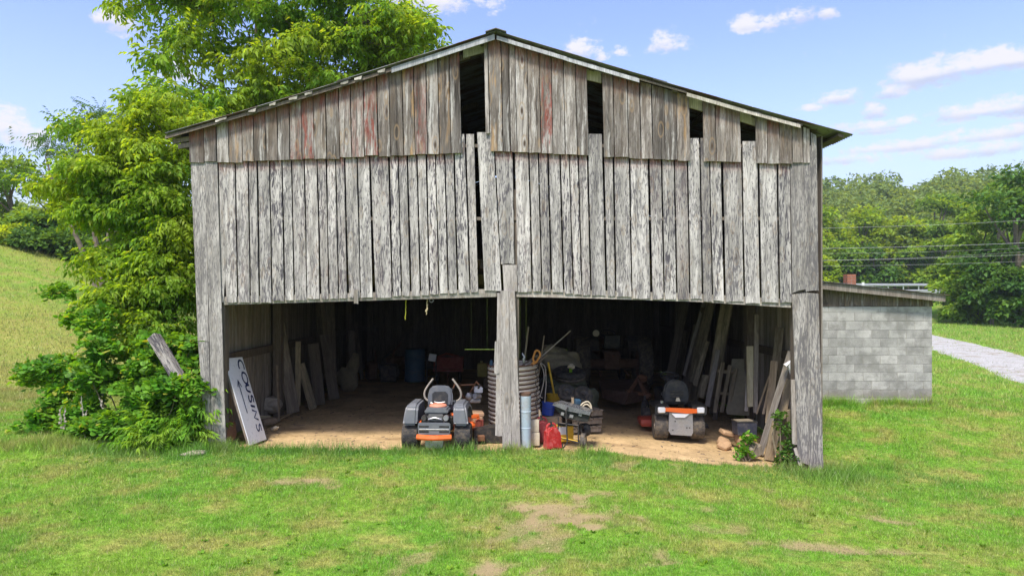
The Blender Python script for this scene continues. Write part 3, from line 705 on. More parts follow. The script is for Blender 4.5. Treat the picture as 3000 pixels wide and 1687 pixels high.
for x in np.arange(-4.2, 4.5, .62):                                # tobacco tier poles, unseen loft boards added to darken the inside
    b = MB(); b.box((0, 0, 0), (.07, 11.4, .12)); o = b.build('joist', 'wood_shaded', barn, loc=(x, 6.1, 2.9)); o.color = (0, 0, .7, 1)
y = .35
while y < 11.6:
    w = random.uniform(.18, .27); b = MB(); b.box((0, 0, 0), (9.3, w, .022)); o = b.build('added_loft_board', 'wood_shaded', barn, loc=(0.03, y + w / 2, 2.972)); o.color = (0, 0, .7, 1); y += w + random.choice([.0, .0, .004])
# back wall
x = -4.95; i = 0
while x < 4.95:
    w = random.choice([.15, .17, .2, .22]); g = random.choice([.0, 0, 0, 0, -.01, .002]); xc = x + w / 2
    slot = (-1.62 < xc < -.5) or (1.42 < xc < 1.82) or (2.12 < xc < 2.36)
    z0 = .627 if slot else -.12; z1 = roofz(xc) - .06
    b = MB(); b.box((0, 0, -(z1 - z0) / 2), (w, .022, z1 - z0)); o = b.build('back_board', 'wood_shaded', barn, loc=(xc, BACK, z1)); o.color = (0, 0, .4, 1); x += w + g
for (xa, xb) in ((-1.72, -.4), (1.36, 1.9), (2.05, 2.42)):
    b = MB(); b.box((0, 0, 0), (xb - xa, .04, .74)); o = b.build('back_board', 'wood_shaded', barn, loc=((xa + xb) / 2, BACK + .03, .24)); o.color = (0, 0, .5, 1)
# ---- roof: corrugated sheets, purlins, rafters, rake boards
def sheet(p0, p1, width, name='roof_sheet'):
    "corrugated sheet from ridge point to eave point (x,z), ridges run down the slope"
    n = int(width / .0095); V = []; Fc = []; th = .003
    sub = 5
    for k in range(n + 1):
        y = width * k / n; hgt = .010 * math.sin(2 * math.pi * y / .076)
        for q in range(sub + 1):
            t = q / sub; x = p0[0] + (p1[0] - p0[0]) * t; z = p0[1] + (p1[1] - p0[1]) * t
            z -= .03 * (math.sin(math.pi * min(1, max(0, (x - RID[0]) / ((LE if x < RID[0] else RE)[0] - RID[0]))))) - 0
            V += [(x, y, z + hgt + th), (x, y, z + hgt - th)]
    st = 2 * (sub + 1)
    for k in range(n):
        for q in range(sub):
            a = k * st + 2 * q
            Fc += [(a, a + 2, a + st + 2, a + st), (a + 1, a + st + 1, a + st + 3, a + 3)]
        a = k * st; Fc.append((a, a + st, a + st + 1, a + 1)); a += 2 * sub; Fc.append((a, a + 1, a + st + 1, a + st))
    for q in range(sub):
        for k in (0, n):
            a = k * st + 2 * q; Fc.append((a, a + 1, a + 3, a + 2))
    return mesh_np(name, V, Fc, 'roof_metal', True)
for (E, s) in ((LE, -1), (RE, 1)):
    mid = (RID[0] + (E[0] - RID[0]) * .48, RID[1] + (E[1] - RID[1]) * .48)
    mid2 = (RID[0] + (E[0] - RID[0]) * .44, RID[1] + (E[1] - RID[1]) * .44)
    mA = sheet((RID[0], RID[1]), mid, .70); mB = sheet(mid2, E, .70)
    for k in range(18):
        for me, dz in ((mA, .012), (mB, 0)):
            o = link('roof_sheet', me, barn, (random.uniform(-.02, .02) * (me is mB), -.2 + k * .684, dz + .004 * (k % 2)))
    for q in range(9):
        t = (q + .35) / 8.6; x = RID[0] + (E[0] - RID[0]) * t
        if t > 1.0: continue
        b = MB(); b.box((0, 0, 0), (.09, 12.3, .045), r=(0, s * math.radians(16.8), 0)); b.build('purlin', 'wood_shaded', barn, loc=(x, 6.0, roofz(x) - .045))
    for y in (.14, 2.9, 5.9, 8.9, 11.8):
        L = math.hypot(E[0] - RID[0], E[1] - RID[1]); cx = (RID[0] + E[0]) / 2; cz = (RID[1] + E[1]) / 2
        b = MB(); b.box((0, 0, 0), (L - .9, .05, .09), r=(0, -math.atan2(E[1] - RID[1], E[0] - RID[0]) if s > 0 else -math.atan2(RID[1] - E[1], RID[0] - E[0]), 0))
        b.build('rafter', 'wood_shaded', barn, loc=(cx, y, cz - .125))
b = MB(); b.prism([(-.16, -.05), (0, 0), (.16, -.05), (.16, -.04), (0, .012), (-.16, -.04)], (0, 0, 0), (1, 0, 0), (0, 0, 1), 12.5); b.build('ridge_cap', 'roof_metal', barn, loc=(RID[0], 6.0, RID[1] + .03))
def rake(x0, x1, mat, h, dy=-.165, dz=-.045, col=(0, 0, 0), seg=3):
    A = Vector((x0, dy, roofz(x0) + dz)); B = Vector((x1, dy, roofz(x1) + dz))
    return board('rake_board', mat, A, B, B - Vector((0, 0, h)), A - Vector((0, 0, h)), .022, barn, seg=1, jag=.001, col=col)
def rake_path(xs, mat, h, **kw):
    for a, b in zip(xs, xs[1:]): rake(a, b, mat, h, **kw)
def rx(px): return (px - 1500) / F * 10.635
rake_path([rx(1147), rx(1300), rx(1449)], 'wood_fascia', .085, dz=-.02)
rake_path([rx(1455), rx(1660), rx(1873)], 'wood_fascia', .062, dz=-.045)
rake_path([rx(2012), rx(2180), rx(2345)], 'wood_header', .055, dz=-.05)
rake_path([rx(484), rx(720), rx(900), rx(1146)], 'wood_old', .05, dz=-.03, col=(0, 0, .9))
rake_path([rx(1874), rx(2011)], 'wood_old', .03, dz=-.03, col=(0, 0, .8))
for px in (1010, 1050, 1118, 860, 905, 800, 740, 655, 640):
    x = rx(px); w = random.uniform(.03, .07)
    board('rake_chip', 'wood_header', (x - w, -.19, roofz(x - w) - .02), (x + w, -.19, roofz(x + w) - .015), (x + w * .8, -.19, roofz(x) - .05), (x - w * .9, -.19, roofz(x) - .065), .008, barn, seg=1, jag=.008)
for (z, x0, x1) in ((4.83, -5.28, -4.85), (4.74, -5.2, -4.88)):
    b = MB(); b.box((0, 0, 0), (x1 - x0, .04, .07), r=(0, math.radians(-10), 0)); b.build('lookout', 'wood_plain', barn, loc=((x0 + x1) / 2, -.02, z))
for x in (-5.15,):
    b = MB(); b.box((0, 0, 0), (.05, 12.1, .09)); b.build('eave_board', 'wood_old', barn, loc=(x, 6.05, 4.76 if x < 0 else 4.79))
# ---------------------------------------------------------------- shed of concrete blocks
shed = thing('block_shed', 'low grey concrete block shed with a sloping metal roof beside the barn', 'shed', (7.3, 5.2, -.13))
SY = 5.2
def SP(px, py, dy=0.0): return P(px, py, SY + dy) - Vector((7.3, SY, -.13))
bl_cache = {}
def block(x0, x1, z0, z1, dy=0.0):
    w, h = round(x1 - x0, 3), round(z1 - z0, 3); key = (w, h)
    if key not in bl_cache: bb = MB(); bb.box((0, 0, 0), (w, .19, h), bev=.004); bl_cache[key] = bb.mesh('block', 'concrete_block')
    link('block', bl_cache[key], shed, ((x0 + x1) / 2, .095 + dy, (z0 + z1) / 2), (0, 0, random.uniform(-.004, .004)))
XL, XR = 4.95 - 7.3, SP(2731, 1000).x
rows = [SP(0, y * 1.1646).z for y in (771, 786, 808, 830, 851, 872.5, 894, 915.5, 937, 958.5, 980, 1001)]
for i in range(len(rows) - 1):
    z1, z0 = rows[i] - .003, rows[i + 1] + .003
    x = XR - (0 if i % 2 else 0); first = .2 if i % 2 else .4
    while x > XL:
        w = first if x == XR else .4; x0 = max(x - w, XL)
        if x - x0 > .04: block(x0 + .0035, x - .0035, z0, z1, random.uniform(-.004, .002))
        x = x0
b = MB(); b.box(((XL + XR) / 2, .10, (rows[-1] + SP(0, 771 * 1.1646).z) / 2 - .1), (XR - XL - .01, .184, rows[0] - rows[-1] + .2)); b.build('mortar', 'mortar', shed)
b = MB(); b.box(((XL + XR) / 2, .10, rows[-1] - .14), (XR - XL + .03, .25, .27), bev=.01); b.build('footing', 'mortar', shed)
b = MB(); zc = (rows[0] + rows[-1]) / 2 - .1
b.box((XR - .10, 2.1, zc), (.19, 3.8, rows[0] - rows[-1] + .2)); b.box((XL + .1, 2.1, zc), (.19, 3.8, rows[0] - rows[-1] + .2)); b.box(((XL + XR) / 2, 4.0, zc), (XR - XL, .19, rows[0] - rows[-1] + .2)); b.build('wall', 'concrete_block', shed)
# wooden strip above the blocks, and the sloping roof
ra, rb = SP(2380, 826, -.25), SP(2770, 868, -.25)
slope = (rb.z - ra.z) / (rb.x - ra.x)
def szr(x): return ra.z + slope * (x - ra.x)
x = XL
while x < XR - .02:
    w = random.choice([.07, .09, .11, .13]); w = min(w, XR - x)
    zt = szr(x) - .03; zb_ = rows[0] + .002 + random.uniform(0, .012)
    board('gable_board', 'wood_upper', (x, -.012, zt), (x + w, -.012, zt), (x + w, -.012, zb_), (x, -.012, zb_), .02, shed, seg=1, jag=.003, col=(0, random.choice([0, 0, .3]), random.uniform(.5, 1.2)))
    x += w + .004
board('fascia', 'wood_plain', (XL, -.25, szr(XL) + .02), (rb.x, -.25, szr(rb.x) + .02), (rb.x, -.25, szr(rb.x) - .125), (XL, -.25, szr(XL) - .145), .03, shed, seg=1, jag=.0, col=(0, 0, .3))
n = 7
for k in range(n):
    x0 = XL + (rb.x + .05 - XL) * k / n; x1 = XL + (rb.x + .05 - XL) * (k + 1) / n + .03; xm = (x0 + x1) / 2
    b = MB(); b.box((0, 0, 0), (x1 - x0, 4.6, .012), r=(0, -math.atan(slope), 0)); b.build('roof_sheet', 'roof_metal', shed, loc=(xm, 2.0, szr(xm) + .035 + .004 * (k % 2)))
for yy in (1.0, 2.0, 3.0, 4.0):
    b = MB(); b.box((0, 0, 0), (XR - XL, .05, .1), r=(0, -math.atan(slope), 0)); xm = (XL + XR) / 2; b.build('rafter', 'wood_old', shed, loc=(xm, yy, szr(xm) - .03))
# brick flue behind the shed roof
c0 = P(2489, 830, SY + 3.2); ch = thing('brick_flue', None, None); ch['label'] = 'orange brick flue standing up at the shed roof'
C.objects.unlink(ch); bpy.data.objects.remove(ch)
hh = 20
for r_ in range(5):
    for q in range(2):
        for e in range(2):
            b = MB(); zc_ = c0.z - .1 + r_ * .078
            b.box((0, 0, 0), (.118, .118, .068), bev=.004); b.build('brick', 'brick', shed, loc=(c0.x - 7.3 + (q - .5) * .124, c0.y - SY + (e - .5) * .124, zc_ + .13))
b = MB(); b.box((0, 0, 0), (.225, .225, .38)); b.build('flue_core', 'mortar', shed, loc=(c0.x - 7.3, c0.y - SY, c0.z + .165))
# ================================================================ things in and around the barn
def wheel(parent, c, R, w, rim='cream_plastic', mat='tyre', axis=(1, 0, 0), n=28, rimR=.52, lug=0, name='tyre'):
    "tyre with rounded shoulders, its rim a child"
    c = Vector(c); pr = [(R * rimR, -w * .36), (R * .80, -w * .48), (R * .93, -w * .47), (R * .985, -w * .36), (R, -w * .12), (R, w * .12), (R * .985, w * .36), (R * .93, w * .47), (R * .80, w * .48), (R * rimR, w * .36)]
    b = MB(); b.lathe(pr, (0, 0, 0), axis, n, True)
    u, v, a = frame(axis)
    if lug:                                         # tread bars
        for k in range(lug):
            for s in (-1, 1):
                t = 2 * math.pi * (k + (.5 if s > 0 else 0)) / lug; d = u * math.cos(t) + v * math.sin(t); e = a.cross(d)
                p0 = d * (R * 1.0) + a * (s * w * .03); p1 = d * (R * .97) + a * (s * w * .46) + e * (-R * .17)
                b.tube([p0, p1], [w * .055, w * .065], 4)
    else:
        for k in range(26):
            t = 2 * math.pi * k / 26; d = u * math.cos(t) + v * math.sin(t)
            for s in (-.3, 0, .3):
                q = d * (R * .982) + a * (s * w); e = a.cross(d)
                b.tube([q - e * R * .05 - a * w * .06, q + e * R * .05 + a * w * .06], w * .035, 4)
    o = b.build(name, mat, parent, True, c)
    b = MB(); b.lathe([(R * rimR * 1.02, -w * .34), (R * rimR * .9, -w * .2), (R * rimR * .55, -w * .1), (.001, -w * .14)], (0, 0, 0), axis, 18)
    b.lathe([(R * rimR * 1.02, w * .34), (R * rimR * .9, w * .2), (R * rimR * .55, w * .1), (.001, w * .14)], (0, 0, 0), axis, 18)
    b.cyl(a * (-w * .42), a * (w * .42), R * .13, n=10)
    b.build('rim', rim, o, True); return o

# ---- painted sign
BL, BR = Vector((-4.13, .10, gz(-4.1, .1) + .0)), Vector((-4.08, .70, gz(-4.05, .7)))
TL, TR = P(636, 1056, .02), P(698.4, 1047, .60)
sg = thing('painted_sign', 'white board hand lettered COUSINS with an arrow, leaning inside the corner post', 'sign', BL)
e1 = (BR - BL); e2 = ((TL - BL) + (TR - BR)) / 2
ex = e1.normalized(); nrm = ex.cross(e2).normalized()
if nrm.dot(Vector((0, -1, 0)) * .3 + Vector((1, 0, 0))) < 0: nrm = -nrm
ey = nrm.cross(ex) if nrm.cross(ex).z > 0 else ex.cross(nrm)
W_, H_ = e1.length, e2.length
b = MB(); b.prism([(0, 0), (W_, 0), (W_, H_), (0, H_)], -nrm * .006, ex, ey, .012); b.build('panel', 'sign_white', sg)
b = MB()
for (x0, x1) in ((.0, .045), (W_ - .045, W_)): b.prism([(x0, .01), (x1, .01), (x1, H_ - .01), (x0, H_ - .01)], -nrm * .03, ex, ey, .035)
b.build('frame', 'wood_plain', sg)
def s2(px, py):
    T0, A, B = (-20, 85), (320, -47), (380, 1310)
    dx, dy = px - T0[0], py - T0[1]; det = A[0] * B[1] - A[1] * B[0]
    return ((dx * B[1] - dy * B[0]) / det * W_, (1 - (A[0] * dy - A[1] * dx) / det) * H_)
def smooth(pts, k=4):
    out = []; n = len(pts)
    for i in range(n - 1):
        p0, p1, p2, p3 = pts[max(i - 1, 0)], pts[i], pts[i + 1], pts[min(i + 2, n - 1)]
        for j in range(k):
            t = j / k; out.append(tuple(.5 * ((2 * p1[q]) + (-p0[q] + p2[q]) * t + (2 * p0[q] - 5 * p1[q] + 4 * p2[q] - p3[q]) * t * t + (-p0[q] + 3 * p1[q] - 3 * p2[q] + p3[q]) * t ** 3) for q in (0, 1)))
    return out + [pts[-1]]
def stroke(name, lines, w=.036, sm=True):
    b = MB()
    for pts in lines:
        q = [s2(*p) for p in (smooth(pts) if sm else pts)]
        L = [];
        for i, p in enumerate(q):
            a, c = q[max(i - 1, 0)], q[min(i + 1, len(q) - 1)]; dx, dy = c[0] - a[0], c[1] - a[1]; l = math.hypot(dx, dy) or 1
            px, py = -dy / l * w / 2, dx / l * w / 2; L.append(((p[0] + px, p[1] + py), (p[0] - px, p[1] - py)))
        vs = []
        for (m, n_) in L: vs.append([b.bm.verts.new(ex * m[0] + ey * m[1] + nrm * .0025), b.bm.verts.new(ex * n_[0] + ey * n_[1] + nrm * .0025)])
        for v0, v1 in zip(vs, vs[1:]): b.bm.faces.new((v0[0], v0[1], v1[1], v1[0]))
    return b.build(name, 'blue_ink', sg)
stroke('letter', [[(240, 232), (222, 190), (218, 140), (233, 103), (262, 98), (292, 128), (315, 180), (325, 238)]])
stroke('letter', [[(318, 292), (285, 293), (275, 340), (290, 400), (325, 450), (362, 465), (378, 430), (370, 370), (350, 322), (318, 292)]])
stroke('letter', [[(400, 487), (345, 495), (340, 530), (360, 575), (422, 598)]])
stroke('letter', [[(380, 648), (382, 700), (400, 745), (425, 742), (428, 700), (432, 662), (452, 668), (464, 705), (470, 758)]])
stroke('letter', [[(410, 810), (488, 828)]], .036, False)
stroke('letter', [[(428, 880), (512, 907), (465, 1000), (545, 1033)]], .032, False)
stroke('letter', [[(493, 1098), (500, 1160), (530, 1205), (547, 1185), (547, 1130), (562, 1105), (578, 1140), (592, 1202)]], .028)
stroke('arrow', [[(340, 920), (195, 415)], [(195, 518), (195, 412), (262, 515)]], .026, False)

# ---- spade and sticks behind the sign
def tool(label, p0, p1, r, head, name, cat, hm='wood_tan'):
    t = thing(name, label, cat, p0); d = Vector(p1) - Vector(p0)
    b = MB(); b.tube([(0, 0, 0), d * .5 + Vector((.004, 0, .003)), d], r, 8); b.build('handle', hm, t, True)
    if head: head(t, d)
    return t
def spade_head(t, d):
    u, v, a = frame(d); b = MB(); w = .11
    b.prism([(-w, 0), (w, 0), (w, .20), (w * .55, .27), (0, .30), (-w * .55, .27), (-w, .20)], Vector((0, 0, .29)) - a * 0, (0.5, .85, 0), (.16, -.1, -1), .008)
    b.cyl((0, 0, .26), a * .42 , .022); b.build('blade', 'rust', t)
p0 = P(672, 1290, .22); tool('spade with rusty blade standing between the corner post and the white sign', (p0.x, p0.y, p0.z), P(655, 1165, .25), .017, spade_head, 'spade', 'spade')
plank('tan board leaning out above the white sign behind the corner post', (-4.66, .45, gz(-4.66, .45)), P(640, 945, .4), .10, .02, 'wood_tan')
# ---- leaning lumber along the left wall
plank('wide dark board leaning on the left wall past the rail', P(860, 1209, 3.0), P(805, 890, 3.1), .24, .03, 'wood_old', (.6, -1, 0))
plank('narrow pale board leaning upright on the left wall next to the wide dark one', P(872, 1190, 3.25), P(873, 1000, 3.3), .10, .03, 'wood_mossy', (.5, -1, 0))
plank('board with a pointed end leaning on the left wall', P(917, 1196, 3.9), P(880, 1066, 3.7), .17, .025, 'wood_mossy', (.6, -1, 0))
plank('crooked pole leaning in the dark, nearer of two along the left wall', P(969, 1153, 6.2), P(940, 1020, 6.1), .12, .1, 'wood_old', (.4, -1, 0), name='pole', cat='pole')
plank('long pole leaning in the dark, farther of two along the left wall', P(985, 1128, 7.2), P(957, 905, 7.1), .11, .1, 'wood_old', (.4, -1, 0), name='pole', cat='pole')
plank('short pale board lying flat by the left wall', G(905, 1160) + Vector((0, 0, .03)), G(962, 1150) + Vector((0, 0, .03)), .16, .03, 'wood_mossy', (0, 0, 1))
plank('long thin board lying on the dirt along the left wall', G(812, 1232) + Vector((0, 0, .02)), G(862, 1208) + Vector((0, 0, .03)), .09, .03, 'wood_tan', (0, 0, 1))
plank('reddish thin stick leaning in front of the wide dark board', P(818, 1235, 2.3), P(812, 1070, 2.4), .035, .03, 'log', (0, -1, 0), name='stick', cat='stick')
b = MB(); b.box((0, 0, .19), (.38, .32, .26), (.05, .15, .4), .06, (.75, .85), 2); b.blob((0, 0, .17), (.36, .32, .3), (0, .1, .3), .3, 3, 5); g_ = G(795, 1222)
tag(b.build('concrete_chunk', 'concrete', None, True, (g_.x, g_.y, g_.z + .09)), 'rounded chunk of concrete resting on blocks near the white sign', 'concrete chunk')
for k, (px, py, w, r, lab) in enumerate([(765, 1240, .32, .5, 'split log under the concrete chunk, nearest the white sign'), (788, 1246, .30, .9, 'dark log end lying under the concrete chunk'), (753, 1225, .3, .2, 'mossy log tucked behind the white sign')]):
    g_ = G(px, py); b = MB(); b.tube([(-w / 2, 0, .07), (0, .01, .075), (w / 2, 0, .07)], [.07, .078, .065], 9); tag(b.build('log', ['sacking', 'log', 'wood_mossy'][k], None, True, g_, (0, 0, r)), lab, 'log')
g_ = G(798, 1262); b = MB(); b.lathe([(.001, 0), (.033, .0), (.036, .02), (.036, .13), (.014, .17), (.014, .20), (.001, .2)], (0, 0, .036), (.7, -.6, .25), 14)
tag(b.build('bottle', 'cream_plastic', None, True, g_), 'small pale bottle lying on the dirt near the concrete chunk', 'bottle')
g_ = G(1015, 1143); b = MB(); b.blob((0, 0, .28), (.55, .4, .62), (0, .1, 0), .25, 3, 9); b.blob((.16, .02, .62), (.26, .24, .62), (0, .2, 0), .3, 3, 4)
tag(b.build('feed_sack', 'tarp_khaki', None, True, g_), 'slumped tan feed sack against the left wall in the dark', 'sack')
# ---- string, tape, ring under the header
def hang(name, label, cat, px, y0, y1, Y, mat, r, knots=()):
    a, c = P(px, y0, Y), P(px - 3, y1, Y); n = 8; b = MB()
    pts = [a.lerp(c, k / n) + Vector((random.uniform(-.006, .006), 0, 0)) for k in range(n + 1)]; pts[0] = a
    b.tube([p - a for p in pts], r, 5)
    for q in knots: p = pts[q] - a; b.blob(p, (.03, .02, .05), jit=.4, sub=1, seed=q)
    return tag(b.build(name, mat, None, True, a), label, cat)
hang('tape', 'yellow tape strip dangling from the header over the left bay', 'tape', 1190, 878, 936, .15, 'yellow_tape', .005)
hang('string', 'frayed tan twine with knots dangling from the header over the left bay', 'twine', 1252, 876, 922, .1, 'rope', .007, (3, 5, 6))
b = MB(); b.torus((0, 0, 0), (.2, 1, 0), .03, .005); tag(b.build('metal_ring', 'grey_metal', None, True, P(1264, 880, .08)), 'small metal ring hanging under the header beside the twine', 'ring')

# ---- zero turn mower, seen from behind
g_ = Vector((-1.17, .12, gz(-1.17, .1)))
mw = thing('riding_mower', 'grey zero turn mower with orange bumper parked facing into the left bay', 'riding mower', g_, math.radians(-3))
for x in (-.41, .41): wheel(mw, (x, -.05, .205), .208, .26, 'cream_plastic')
for x in (-.36, .36):
    wheel(mw, (x, 1.25, .12), .125, .11, 'grey_metal'); b = MB(); b.tube([(x, 1.25, .12), (x + .07, 1.25, .14), (x + .07, 1.25, .30), (x, 1.2, .33)], .016, 6); b.build('caster_fork', 'dark_metal', mw, True)
for s in (-1, 1):
    b = MB(); x0, x1 = (.27, .50)
    pts = [(-.27, .40), (-.24, .66), (-.17, .72), (.30, .73), (.42, .62), (.46, .42), (.40, .42), (.34, .60), (.26, .66), (-.14, .66), (-.20, .60), (-.22, .40)]
    b.prism([(p[0], p[1]) for p in pts], (s * .40, 0, 0), (0, 1, 0), (0, 0, 1), .22)
    b.prism([(p[0], p[1]) for p in [(-.25, .42), (-.22, .65), (-.15, .70), (.30, .71), (.40, .6), (.43, .43)]], (s * .30, 0, 0), (0, 1, 0), (0, 0, 1), .02)
    bmesh.ops.bevel(b.bm, geom=list(b.bm.edges), offset=.03, segments=3, affect='EDGES')
    for v in b.bm.verts:
        if v.co.z > .55: v.co.x -= s * .07 * (v.co.z - .55) / .18 * (1 if s * v.co.x > .40 else .15)
    b.build('fender', 'grey_plastic', mw, True)
b = MB()                                                          # seat: back rest and cushion
b.prism([(-.19, 0), (.19, 0), (.205, .10), (.195, .22), (.16, .30), (.10, .325), (-.10, .325), (-.16, .30), (-.195, .22), (-.205, .10)], (0, .24, .62), (1, 0, 0), (0, .18, 1), .10)
bmesh.ops.bevel(b.bm, geom=list(b.bm.edges), offset=.025, segments=3, affect='EDGES')
st = b.build('seat_back', 'grey_seat', mw, True)
b = MB(); b.prism([(-.12, .05), (.12, .05), (.125, .2), (.09, .235), (-.09, .235), (-.125, .2)], (0, .178, .62), (1, 0, 0), (0, .18, 1), .012); b.build('seat_panel', 'black_plastic', st)
b = MB(); b.tube([(-.09 + .018 * k, .174 + .0 * k, .70 - .012 * math.sin(math.pi * k / 10)) for k in range(11)], .004, 5); b.build('seat_seam', 'silver', st)
b = MB(); b.box((0, .48, .60), (.42, .44, .11), bev=.035, seg=2); b.build('seat', 'grey_seat', mw, True)
b = MB(); b.box((0, .35, .40), (.50, .9, .22), bev=.02); b.box((0, .75, .30), (.5, .7, .06), bev=.01); b.build('chassis', 'black_plastic', mw)
b = MB(); b.box((0, .98, .20), (1.02, .62, .13), bev=.04); b.build('deck', 'orange_paint', mw)
b = MB(); b.box((.16, .1, .50), (.42, .14, .05), bev=.008); b.build('crossbar', 'orange_paint', mw)
b = MB(); b.box((.01, -.08, .44), (.36, .36, .22), bev=.03, seg=2); b.build('engine', 'dark_metal', mw)
b = MB(); b.prism([(-.19, .58), (.19, .58), (.175, .64), (.12, .665), (-.12, .665), (-.175, .64)], (.01, -.08, 0), (1, 0, 0), (0, 0, 1), .34)
bmesh.ops.bevel(b.bm, geom=list(b.bm.edges), offset=.02, segments=2, affect='EDGES'); b.build('engine_shroud', 'grey_plastic', mw, True)
b = MB(); b.lathe([(.135, 0), (.14, .02), (.13, .035), (.09, .05), (.001, .055)], (.01, -.04, .655), (0, 0, 1), 24); b.build('air_cleaner_cap', 'salmon_paint', mw, True)
for k in range(7):
    b = MB(); b.box((.01, -.27, .485 + .014 * k), (.22, .04, .006)); b.build('cooling_fin', 'grey_metal', mw)
for x in (-.17, .17):
    b = MB(); b.lathe([(.001, -.04), (.04, -.04), (.045, 0), (.04, .05), (.001, .05)], (x, -.27, .52), (0, 1, 0), 12); b.build('oil_filter' if x > 0 else 'cylinder_cover', 'grey_metal' if x > 0 else 'dark_metal', mw, True)
b = MB(); b.tube([(-.1, -.29, .50), (0, -.31, .53), (.1, -.29, .5)], .012, 6); b.build('hose', 'silver', mw, True)
b = MB(); b.prism([(-.245, .46), (.245, .46), (.25, .40), (.245, .27), (-.245, .27), (-.25, .40)], (0, -.35, 0), (1, 0, 0), (0, 0, 1), .05)
bmesh.ops.bevel(b.bm, geom=list(b.bm.edges), offset=.012, segments=2, affect='EDGES'); gd = b.build('rear_guard', 'grey_plastic', mw, True)
for z in (.405, .325):
    for sx_ in (-1, 1): b = MB(); b.box((sx_ * .155, -.3755, z), (.15, .006, .028), bev=.002); b.build('vent_slot', 'black_plastic', gd)
b = MB(); b.box((0, -.379, .36), (.46, .012, .016), bev=.003); b.build('trim_strip', 'silver', gd)
b = MB(); pts = [(-.26 + .52 * q / 12, -.37 - .07 * math.sin(math.pi * q / 12), .235) for q in range(13)]; b.tube(pts, .033, 8); b.tube([(p[0], p[1] + .01, p[2] + .02) for p in pts], .03, 8); b.build('bumper', 'orange_paint', mw, True)
b = MB(); b.prism([(-.14, .19), (.14, .19), (.13, .09), (.10, .07), (-.13, .07), (-.145, .10)], (0, -.33, 0), (1, 0, 0), (0, 0, 1), .012); b.build('hitch_plate', 'silver', mw)
for s in (-1, 1):
    b = MB(); pts = smooth([(.20, .70), (.25, .735), (.275, .80), (.25, .90), (.13, 1.07)], 3)
    b.tube([(s * (p[0] + .03), .50, p[1] - .04) for p in pts], .017, 8); b.build('steering_lever', 'concrete', mw, True)
b = MB(); b.tube([(-.20, .1, .60), (-.12, .06, .70), (-.06, .05, .68), (.0, .03, .58)], .007, 6); b.build('throttle_cable', 'silver', mw, True)

# ---- walk behind brush mower beyond it
g_ = G(1395, 1268); g_.z = gz(g_.x, g_.y)
wm = thing('walk_behind_mower', 'rusty red walk behind mower with white fuel tank, right of the grey zero turn', 'walk-behind mower', (-.66, 1.0, gz(-.66, 1.0)), math.radians(8))
def wp(px, py, Y=1.0): return P(px, py, Y) - Vector((-.66, 1.0, gz(-.66, 1.0)))
b = MB(); b.tube([wp(1326, 1140), wp(1334, 1120), wp(1352, 1130, 1.2), wp(1368, 1165, 1.4), wp(1372, 1200, 1.4)], .013, 7); b.tube([wp(1352, 1127, 1.1), wp(1395, 1126, 1.1)], .013, 7)
b.tube([wp(1408, 1132), wp(1396, 1118), wp(1392, 1130, 1.2), wp(1374, 1175, 1.4)], .013, 7); b.tube([wp(1350, 1135, 1.2), wp(1372, 1170, 1.3), wp(1390, 1135, 1.2)], .01, 6); b.build('handlebar', 'rust', wm, True)
for a_ in ((1326, 1136), (1406, 1126)):
    b = MB(); p = wp(*a_); b.cyl(p, p + Vector((-.03, -.05, -.06)), .018); b.build('grip', 'black_plastic', wm, True)
b = MB(); b.box(wp(1408, 1141, 1.3), (.15, .16, .10), bev=.02, seg=2); b.build('fuel_tank', 'white_paint', wm, True)
b = MB(); b.cyl(wp(1395, 1160, 1.2), wp(1412, 1160, 1.3), .05); b.blob(wp(1380, 1160, 1.25), (.12, .12, .16), jit=.3, sub=2, seed=3); b.box(wp(1398, 1172, 1.3), (.2, .16, .08), bev=.02); b.build('engine', 'grey_metal', wm, True)
b = MB(); b.box(wp(1388, 1210, 1.1), (.36, .3, .06), bev=.01, r=(0, .05, 0)); b.box(wp(1393, 1235, 1.1), (.27, .3, .24), bev=.02); b.build('housing', 'cardboard', wm)
b = MB(); b.box(wp(1362, 1202, .9), (.15, .1, .10), bev=.02); b.build('side_cover', 'red_paint', wm)
b = MB(); b.box(wp(1389, 1219, .85), (.13, .03, .07), bev=.008); b.box(wp(1397, 1228, .85), (.05, .03, .12), bev=.008); b.build('bracket', 'orange_paint', wm)
b = MB(); b.box(wp(1400, 1240, .8), (.14, .02, .13), bev=.01); b.tube([wp(1392, 1250, .78), wp(1390, 1232, .78), wp(1396, 1228, .78), wp(1404, 1232, .78), wp(1402, 1252, .78)], .006, 5); b.build('guard', 'dull_red', wm)
b = MB(); b.prism([(-.1, -.10), (.42, -.13), (.42, 0), (.28, .14), (-.1, .10)], wp(1398, 1272, .7), (1, 0, 0), (0, 0, 1), .3); b.build('deck', 'dark_metal', wm)
b = MB(); b.box(wp(1397, 1283, .5), (.12, .1, .09), bev=.01); b.build('mount', 'rust', wm)
for px in (1386, 1404): wheel(wm, wp(px, 1292, .55) + Vector((0, 0, -.01)), .065, .05, 'rust', 'tyre_dusty', n=14, name='small_wheel')

